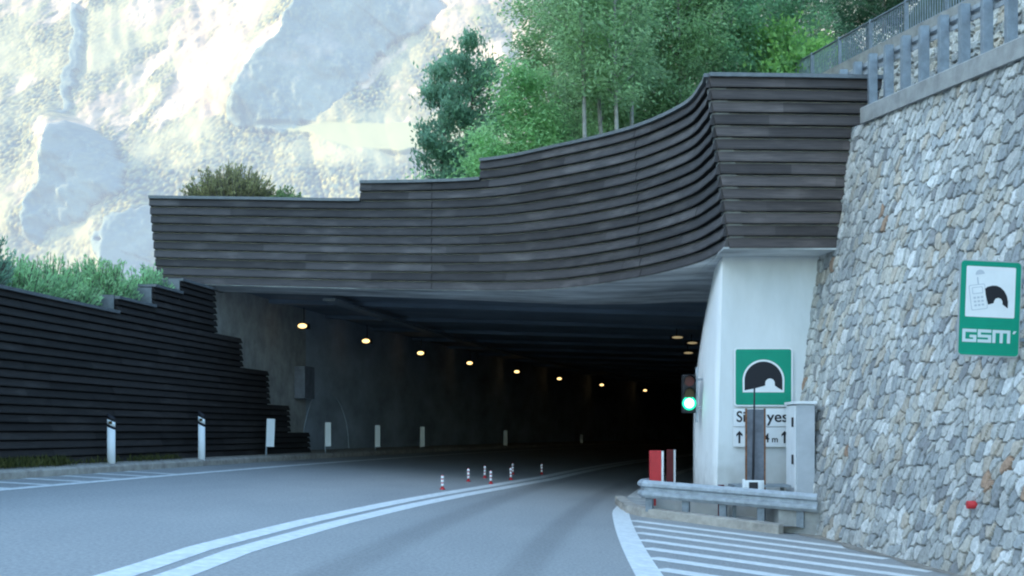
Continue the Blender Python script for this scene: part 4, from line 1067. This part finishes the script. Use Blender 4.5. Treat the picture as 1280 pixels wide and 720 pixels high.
# bright bush by the railing
tree('bush', 'bright yellow-green bush behind the lower end of the picket railing', Vector((8.4, 39.0, 10.4)), 3.3, .12, 1.6, 26, 330, (.18, .09), YD, YL, 71, spread=.30, rise=.5, profile='wide', cat='bush')
def shrub(name, label, base, rx, ry, h, n, leaf, cd, cl_, seed, up=.9, group=None):
    """juniper-like shrub of many ascending sprays"""
    rng = np.random.default_rng(seed)
    e = empty(name, base, label, 'shrub', group)
    ns = n // 45; mb = MB(); Cs, As, Ls, cols = [], [], [], []
    for j in range(ns):
        a = rng.uniform(0, 2 * math.pi); r = math.sqrt(rng.random())
        root = np.array([math.cos(a) * r * rx * .55, math.sin(a) * r * ry * .55, 0])
        out = np.array([math.cos(a) * r * rx, math.sin(a) * r * ry, 0])
        ht = h * (1 - .55 * r * r) * rng.uniform(.60, 1.15)
        tip = out + np.array([rng.normal() * .1, rng.normal() * .1, ht])
        mb.tube([tuple(root), tuple((root + tip) / 2 + np.array([0, 0, -.05 * h])), tuple(tip)], [.018, .012, .004], 4, cap=False)
        q = rng.uniform(.15, 1.0, 45)[:, None]
        C = root * (1 - q) + tip * q + rng.normal(size=(45, 3)) * (.13 * (1.15 - q)) * min(1, h)
        D = (tip - root); D /= np.linalg.norm(D)
        A_ = D * up + rng.normal(size=(45, 3)) * .42; A_ /= np.linalg.norm(A_, axis=1, keepdims=True)
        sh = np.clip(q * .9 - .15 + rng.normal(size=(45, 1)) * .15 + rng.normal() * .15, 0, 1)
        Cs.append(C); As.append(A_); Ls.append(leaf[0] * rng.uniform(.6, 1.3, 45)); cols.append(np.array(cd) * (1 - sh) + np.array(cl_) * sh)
    mb.build('stems', M['bark'], e)
    C = np.concatenate(Cs); L = np.concatenate(Ls)
    leaves_mesh('crown', C, np.concatenate(As), L * leaf[1] / leaf[0], L, np.concatenate(cols), e)
    return e
JD, JL = (.080, .15, .100), (.17, .29, .185)
JG = 'juniper shrubs along the timber wall'
shr = [(25, 365, 20.3, 1.3, 1.0, 1.65, (.050, .100, .090), (.11, .19, .165), 'darkest juniper on the timber wall, at the left edge of the picture'),
       (-60, 355, 19.0, 1.2, 1.0, 1.2, (.050, .100, .090), (.11, .19, .165), 'dark juniper cut by the left edge of the picture'),
       (88, 382, 22.0, 1.0, 1.0, 1.05, JD, JL, 'grey-green juniper right of the darkest one'),
       (130, 386, 23.2, .95, .95, 1.20, JD, JL, 'tall feathery juniper above the lowest wall step'),
       (175, 372, 25.0, .85, .85, 1.12, JD, JL, 'juniper standing above the middle wall steps'),
       (210, 352, 26.8, .6, .6, .85, (.09, .18, .12), (.19, .33, .22), 'smallest brightest juniper by the left end of the fascia')]
for i, (px, py, Y, rx, ry, h, cd, cl_, lab) in enumerate(shr):
    p = at(px, py, Y + .6); k_ = wtop(Y) - .25
    sx_ = xc(Y) + TU - .35 - ry * .65
    shrub('juniper', lab, (min(p.x, xc(Y + .6) + TU - .30 - rx * .98), Y + .6, k_), rx, ry, h, int(11000 * rx), (.105, .032), cd, cl_, 100 + i, group=JG)
shrub('heath_shrub', 'low brownish green dome-shaped shrub on top of the fascia, left part', at(288, 247, 30.4) - Vector((0, 0, .35)), 1.12, .8, 1.12, 15000, (.085, .03), (.07, .068, .05), (.16, .165, .10), 120)
shrub('heath_shrub', 'small sparse shrub on the fascia right of the brown dome shrub', at(360, 248, 30.4) - Vector((0, 0, .3)), .40, .4, .55, 3000, (.085, .03), (.05, .085, .05), (.13, .19, .10), 121)

# grass tufts along the foot of the timber wall
rng = np.random.default_rng(3); C = []; A_ = []; L = []
for (y0, y1, n) in ((17, 21.8, 1500), (24.4, 26.6, 350), (22, 24, 120), (5, 17, 900)):
    y = rng.uniform(y0, y1, n); u = -6.16 + np.abs(rng.normal(size=n)) * .13
    l = rng.uniform(.07, .24, n) * (1.0 if y0 == 17 else .75)
    C.append(np.stack([xc(y) + u, y, .14 - .08 * u + .13 + l * .4], 1)); L.append(l)
C = np.concatenate(C); L = np.concatenate(L); A_ = rng.normal(size=C.shape) * .4 + np.array([0, 0, 1]); A_ /= np.linalg.norm(A_, axis=1, keepdims=True)
sh = rng.random((len(C), 1)); cg = np.array((.06, .075, .03)) * (1 - sh) + np.array((.16, .17, .07)) * sh
tag(leaves_mesh('grass', C, A_, L * .12, L, cg, None, .8), kind='stuff')

# ------------------------------------------------------------------ hillsides
hy = np.concatenate([np.linspace(-80, 20, 20), np.linspace(22, 130, 60), np.linspace(140, 260, 8)]); hd = np.concatenate([[0, 1, 2.5], np.linspace(5, 60, 22), np.linspace(75, 300, 12)])
Yg, D_ = np.meshgrid(hy, hd, indexing='ij')
xb = np.where(Yg < 34, 13.2 - .115 * np.clip(Yg, -60, 40) + .4, 9.7 + .12 * (Yg - 34))
Xg = xb + D_
slope = .25 + 1.1 * np.clip((Yg - 22) / 22, 0, 1)
Zg = np.where(Yg < 46, 10.4 + .10 * (np.clip(Yg, -20, 46) - 30.8), 11.9) + 38 * np.tanh(slope * D_ / 38) * np.clip((260 - Yg) / 120, 0, 1) + 4 * (fbm(Xg * .05, Yg * .05, 3) - .5) * np.clip(D_ / 8, 0, 1)
tag(np_mesh('hillside', np.stack([Xg, Yg, Zg], -1).reshape(-1, 3), grid_faces(len(hy), len(hd))[:, ::-1], M['hill'], smooth=True), kind='structure')
# unseen ridge added behind and to the left, shaped to shade the whole cutting
hx = np.linspace(-420, -70, 40); hy = np.linspace(-190, 130, 50)
Xg, Yg = np.meshgrid(hx, hy)
prof = np.clip((-Xg - 70) / 130, 0, 1); prof = prof * prof * (3 - 2 * prof) * np.clip((420 + Xg) / 120, 0, 1) ** .7
Zg = -2.4 + (160 + 24 * (fbm(Xg / 60, Yg / 60, 12, 5) - .5)) * prof * np.clip((130 - Yg) / 90, 0, 1) ** .8 * np.clip((Yg + 190) / 80, 0, 1) ** .8 + 6 * (fbm(Xg / 9, Yg / 9, 13, 3) - .5) * np.clip(prof * 4, 0, 1)
tag(np_mesh('ridge', np.stack([Xg, Yg, Zg], -1).reshape(-1, 3), grid_faces(*Xg.shape), M['hill'], smooth=True), kind='structure')

# ------------------------------------------------------------------ far sunlit mountain
Y0 = 2200.0
xs = np.concatenate([np.linspace(-3000, -1850, 60)[:-1], np.arange(-1850, 180, 3.3), np.linspace(184, 1600, 90)])
zs = np.concatenate([np.linspace(-60, 230, 20)[:-1], np.arange(230, 1290, 3.3), np.linspace(1294, 1700, 40)])
X, Z = np.meshgrid(xs, zs)
kx = X / (Y0 + Z); PX = HX + F * kx; PY = HY - F * (Z - CZ) / (Y0 + Z)     # where the base slope appears, used to shape the relief, the cover and the painted shade
def poly_d(px, py, line):
    """signed distance (positive to the right of the line going down) and parameter along it"""
    best = np.full(px.shape, 1e9); sgn = np.zeros(px.shape); par = np.zeros(px.shape); acc = 0
    for (ax, ay), (bx_, by) in zip(line, line[1:]):
        dx, dy = bx_ - ax, by - ay; ln = math.hypot(dx, dy)
        t = np.clip(((px - ax) * dx + (py - ay) * dy) / ln ** 2, 0, 1)
        d = np.hypot(px - ax - t * dx, py - ay - t * dy); cr = dx * (py - ay) - dy * (px - ax)
        n = d < best; best = np.where(n, d, best); sgn = np.where(n, np.sign(cr), sgn); par = np.where(n, acc + t * ln, par); acc += ln
    return -best * sgn, par, acc
rel = -55 * (fbm(X / 420, Z / 500, 21, 4) - .5) * 2
gul = 1 - np.abs(2 * fbm(X / 150 + .35 * Z / 150, Z / 520, 31, 4) - 1)
rel += 60 * (gul - .6)
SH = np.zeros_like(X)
def ridge(line, width, Hm, back, fade=30):
    global rel, SH
    jag = 18 * (fbm(PX / 50, PY / 50, 77, 3) - .5) + 12 * (fbm(PX / 13, PY / 13, 78, 3) - .5)
    d, par, tot = poly_d(PX + jag, PY + jag, line)
    wd = np.interp(par, np.linspace(0, tot, len(width)), width)
    endf = np.clip(par / fade, 0, 1) * np.clip((tot - par) / fade, 0, 1) if fade else 1
    endf = np.where((par <= 0) | (par >= tot), 0, endf) if fade else 1
    Hv = Hm * wd / max(width) * endf
    f = np.where(d > 0, np.clip(1 - d / wd, 0, 1), np.clip(1 + d / back, 0, 1) ** 1.5)
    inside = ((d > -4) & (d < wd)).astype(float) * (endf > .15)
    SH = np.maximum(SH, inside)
    return -Hv * f
r1 = ridge([(440, -70), (400, -5), (378, 38), (346, 80), (314, 116), (284, 152)], [140, 136, 126, 112, 100, 90, 82, 74, 60, 8], 270, 150, 14)
r2 = ridge([(114, 158), (99, 180), (92, 206), (75, 232), (52, 262), (34, 302)], [34, 68, 66, 44, 32, 26, 10], 185, 90, 12)
r3 = ridge([(196, 262), (150, 284), (136, 310), (128, 345)], [26, 60, 64, 40], 90, 70, 12)
r5 = ridge([(98, 5), (92, 60), (78, 110), (72, 140)], [3, 6, 5, 3], 9, 40, 14)
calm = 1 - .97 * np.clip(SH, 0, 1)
rel = rel * calm + r1 + r2 + r3 + r5
# cover: rock, forest, meadow, plus painted shade in the ravine bands
nA = fbm(X / 260, Z / 200, 51, 5); nB = fbm((X - .35 * Z) / 70, (Z + .2 * X) / 150, 61, 7, .62); nC = fbm(X / 30, Z / 44, 66, 5, .6)
rock = np.clip((PY * -.0028 + .30) + (nA - .5) * 1.5 + (nB - .5) * 1.7, 0, 1)
def blob(cx, cy, rx, ry, a, rot=0.0):
    c, s = math.cos(rot), math.sin(rot); ux = (PX - cx) * c + (PY - cy) * s; uy = -(PX - cx) * s + (PY - cy) * c
    return a * np.exp(-((ux / rx) ** 2 + (uy / ry) ** 2))
for b in ((250, 80, 32, 62, 1.0, -.45), (170, 25, 70, 14, .8, -.25), (120, 135, 42, 34, .8, .4), (75, 170, 50, 24, .7, .3), (25, 235, 55, 36, .75, 0), (240, 130, 60, 18, .6, 0), (600, 40, 90, 50, .55, -.6), (650, 90, 50, 40, .5, 0), (310, 40, 70, 50, .5, .3), (10, 30, 70, 60, .35, 0), (505, 105, 40, 10, .4, 0)):
    rock = rock + blob(*b) * (.55 + .9 * (nB - .3))
rock = np.clip((rock - .42 + .9 * (nB - .5) + .5 * (nC - .5)) * 3.4, 0, 1)
low = np.clip((PY - 168) / 10, 0, 1) * np.clip((PX - 95) / 40, 0, 1)                     # the wooded lower slope
rock = rock * (1 - low)
mtop = 152 + 10 * (fbm(PX / 60, PY / 60, 5) - .5) - .03 * (PX - 400); mbot = np.interp(PX, [230, 300, 380, 430, 520, 700], [150, 158, 166, 184, 190, 196]) + 10 * (fbm(PX / 26, PY / 26, 6) - .5)
mead = np.clip((PY - mtop) / 3, 0, 1) * np.clip((mbot - PY) / 3, 0, 1) * np.clip((PX - 255) / 20, 0, 1)
rock = rock * (1 - mead)
forest = (1 - rock) * (1 - mead)
F1, F2, ci, cj, vx, vy = voronoi(X / 6.6, Z / 10.5, 8, .9)
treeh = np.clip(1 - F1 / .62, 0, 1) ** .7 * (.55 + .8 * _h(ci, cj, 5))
dens = np.clip(fbm(X / 90, Z / 90, 71, 4) * 2.2 - .45, .15, 1)
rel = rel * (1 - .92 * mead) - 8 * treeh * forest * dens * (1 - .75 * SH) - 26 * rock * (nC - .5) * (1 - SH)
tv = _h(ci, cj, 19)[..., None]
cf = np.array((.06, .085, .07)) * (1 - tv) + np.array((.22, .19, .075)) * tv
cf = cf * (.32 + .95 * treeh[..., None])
gr_ = np.array((.25, .22, .12)) * (.75 + .5 * nC[..., None])
cf = cf * dens[..., None] + gr_ * (1 - dens[..., None])
cr_ = np.array((.32, .235, .155)) * (.15 + 1.5 * np.clip(nB, 0, 1)[..., None] ** 1.2) 
cm_ = np.array((.215, .20, .10)) * (.92 + .16 * nC[..., None])
col = cf * forest[..., None] + cr_ * rock[..., None] + cm_ * mead[..., None]
col = col * (1 - .7 * SH[..., None]) + .7 * SH[..., None] * np.array((.10, .13, .12)) * (.8 + .4 * nC[..., None])  # shade put into the colour: ravine bands evenly tinted grey-green
V = np.stack([X, Y0 + Z + rel, Z], -1).reshape(-1, 3)
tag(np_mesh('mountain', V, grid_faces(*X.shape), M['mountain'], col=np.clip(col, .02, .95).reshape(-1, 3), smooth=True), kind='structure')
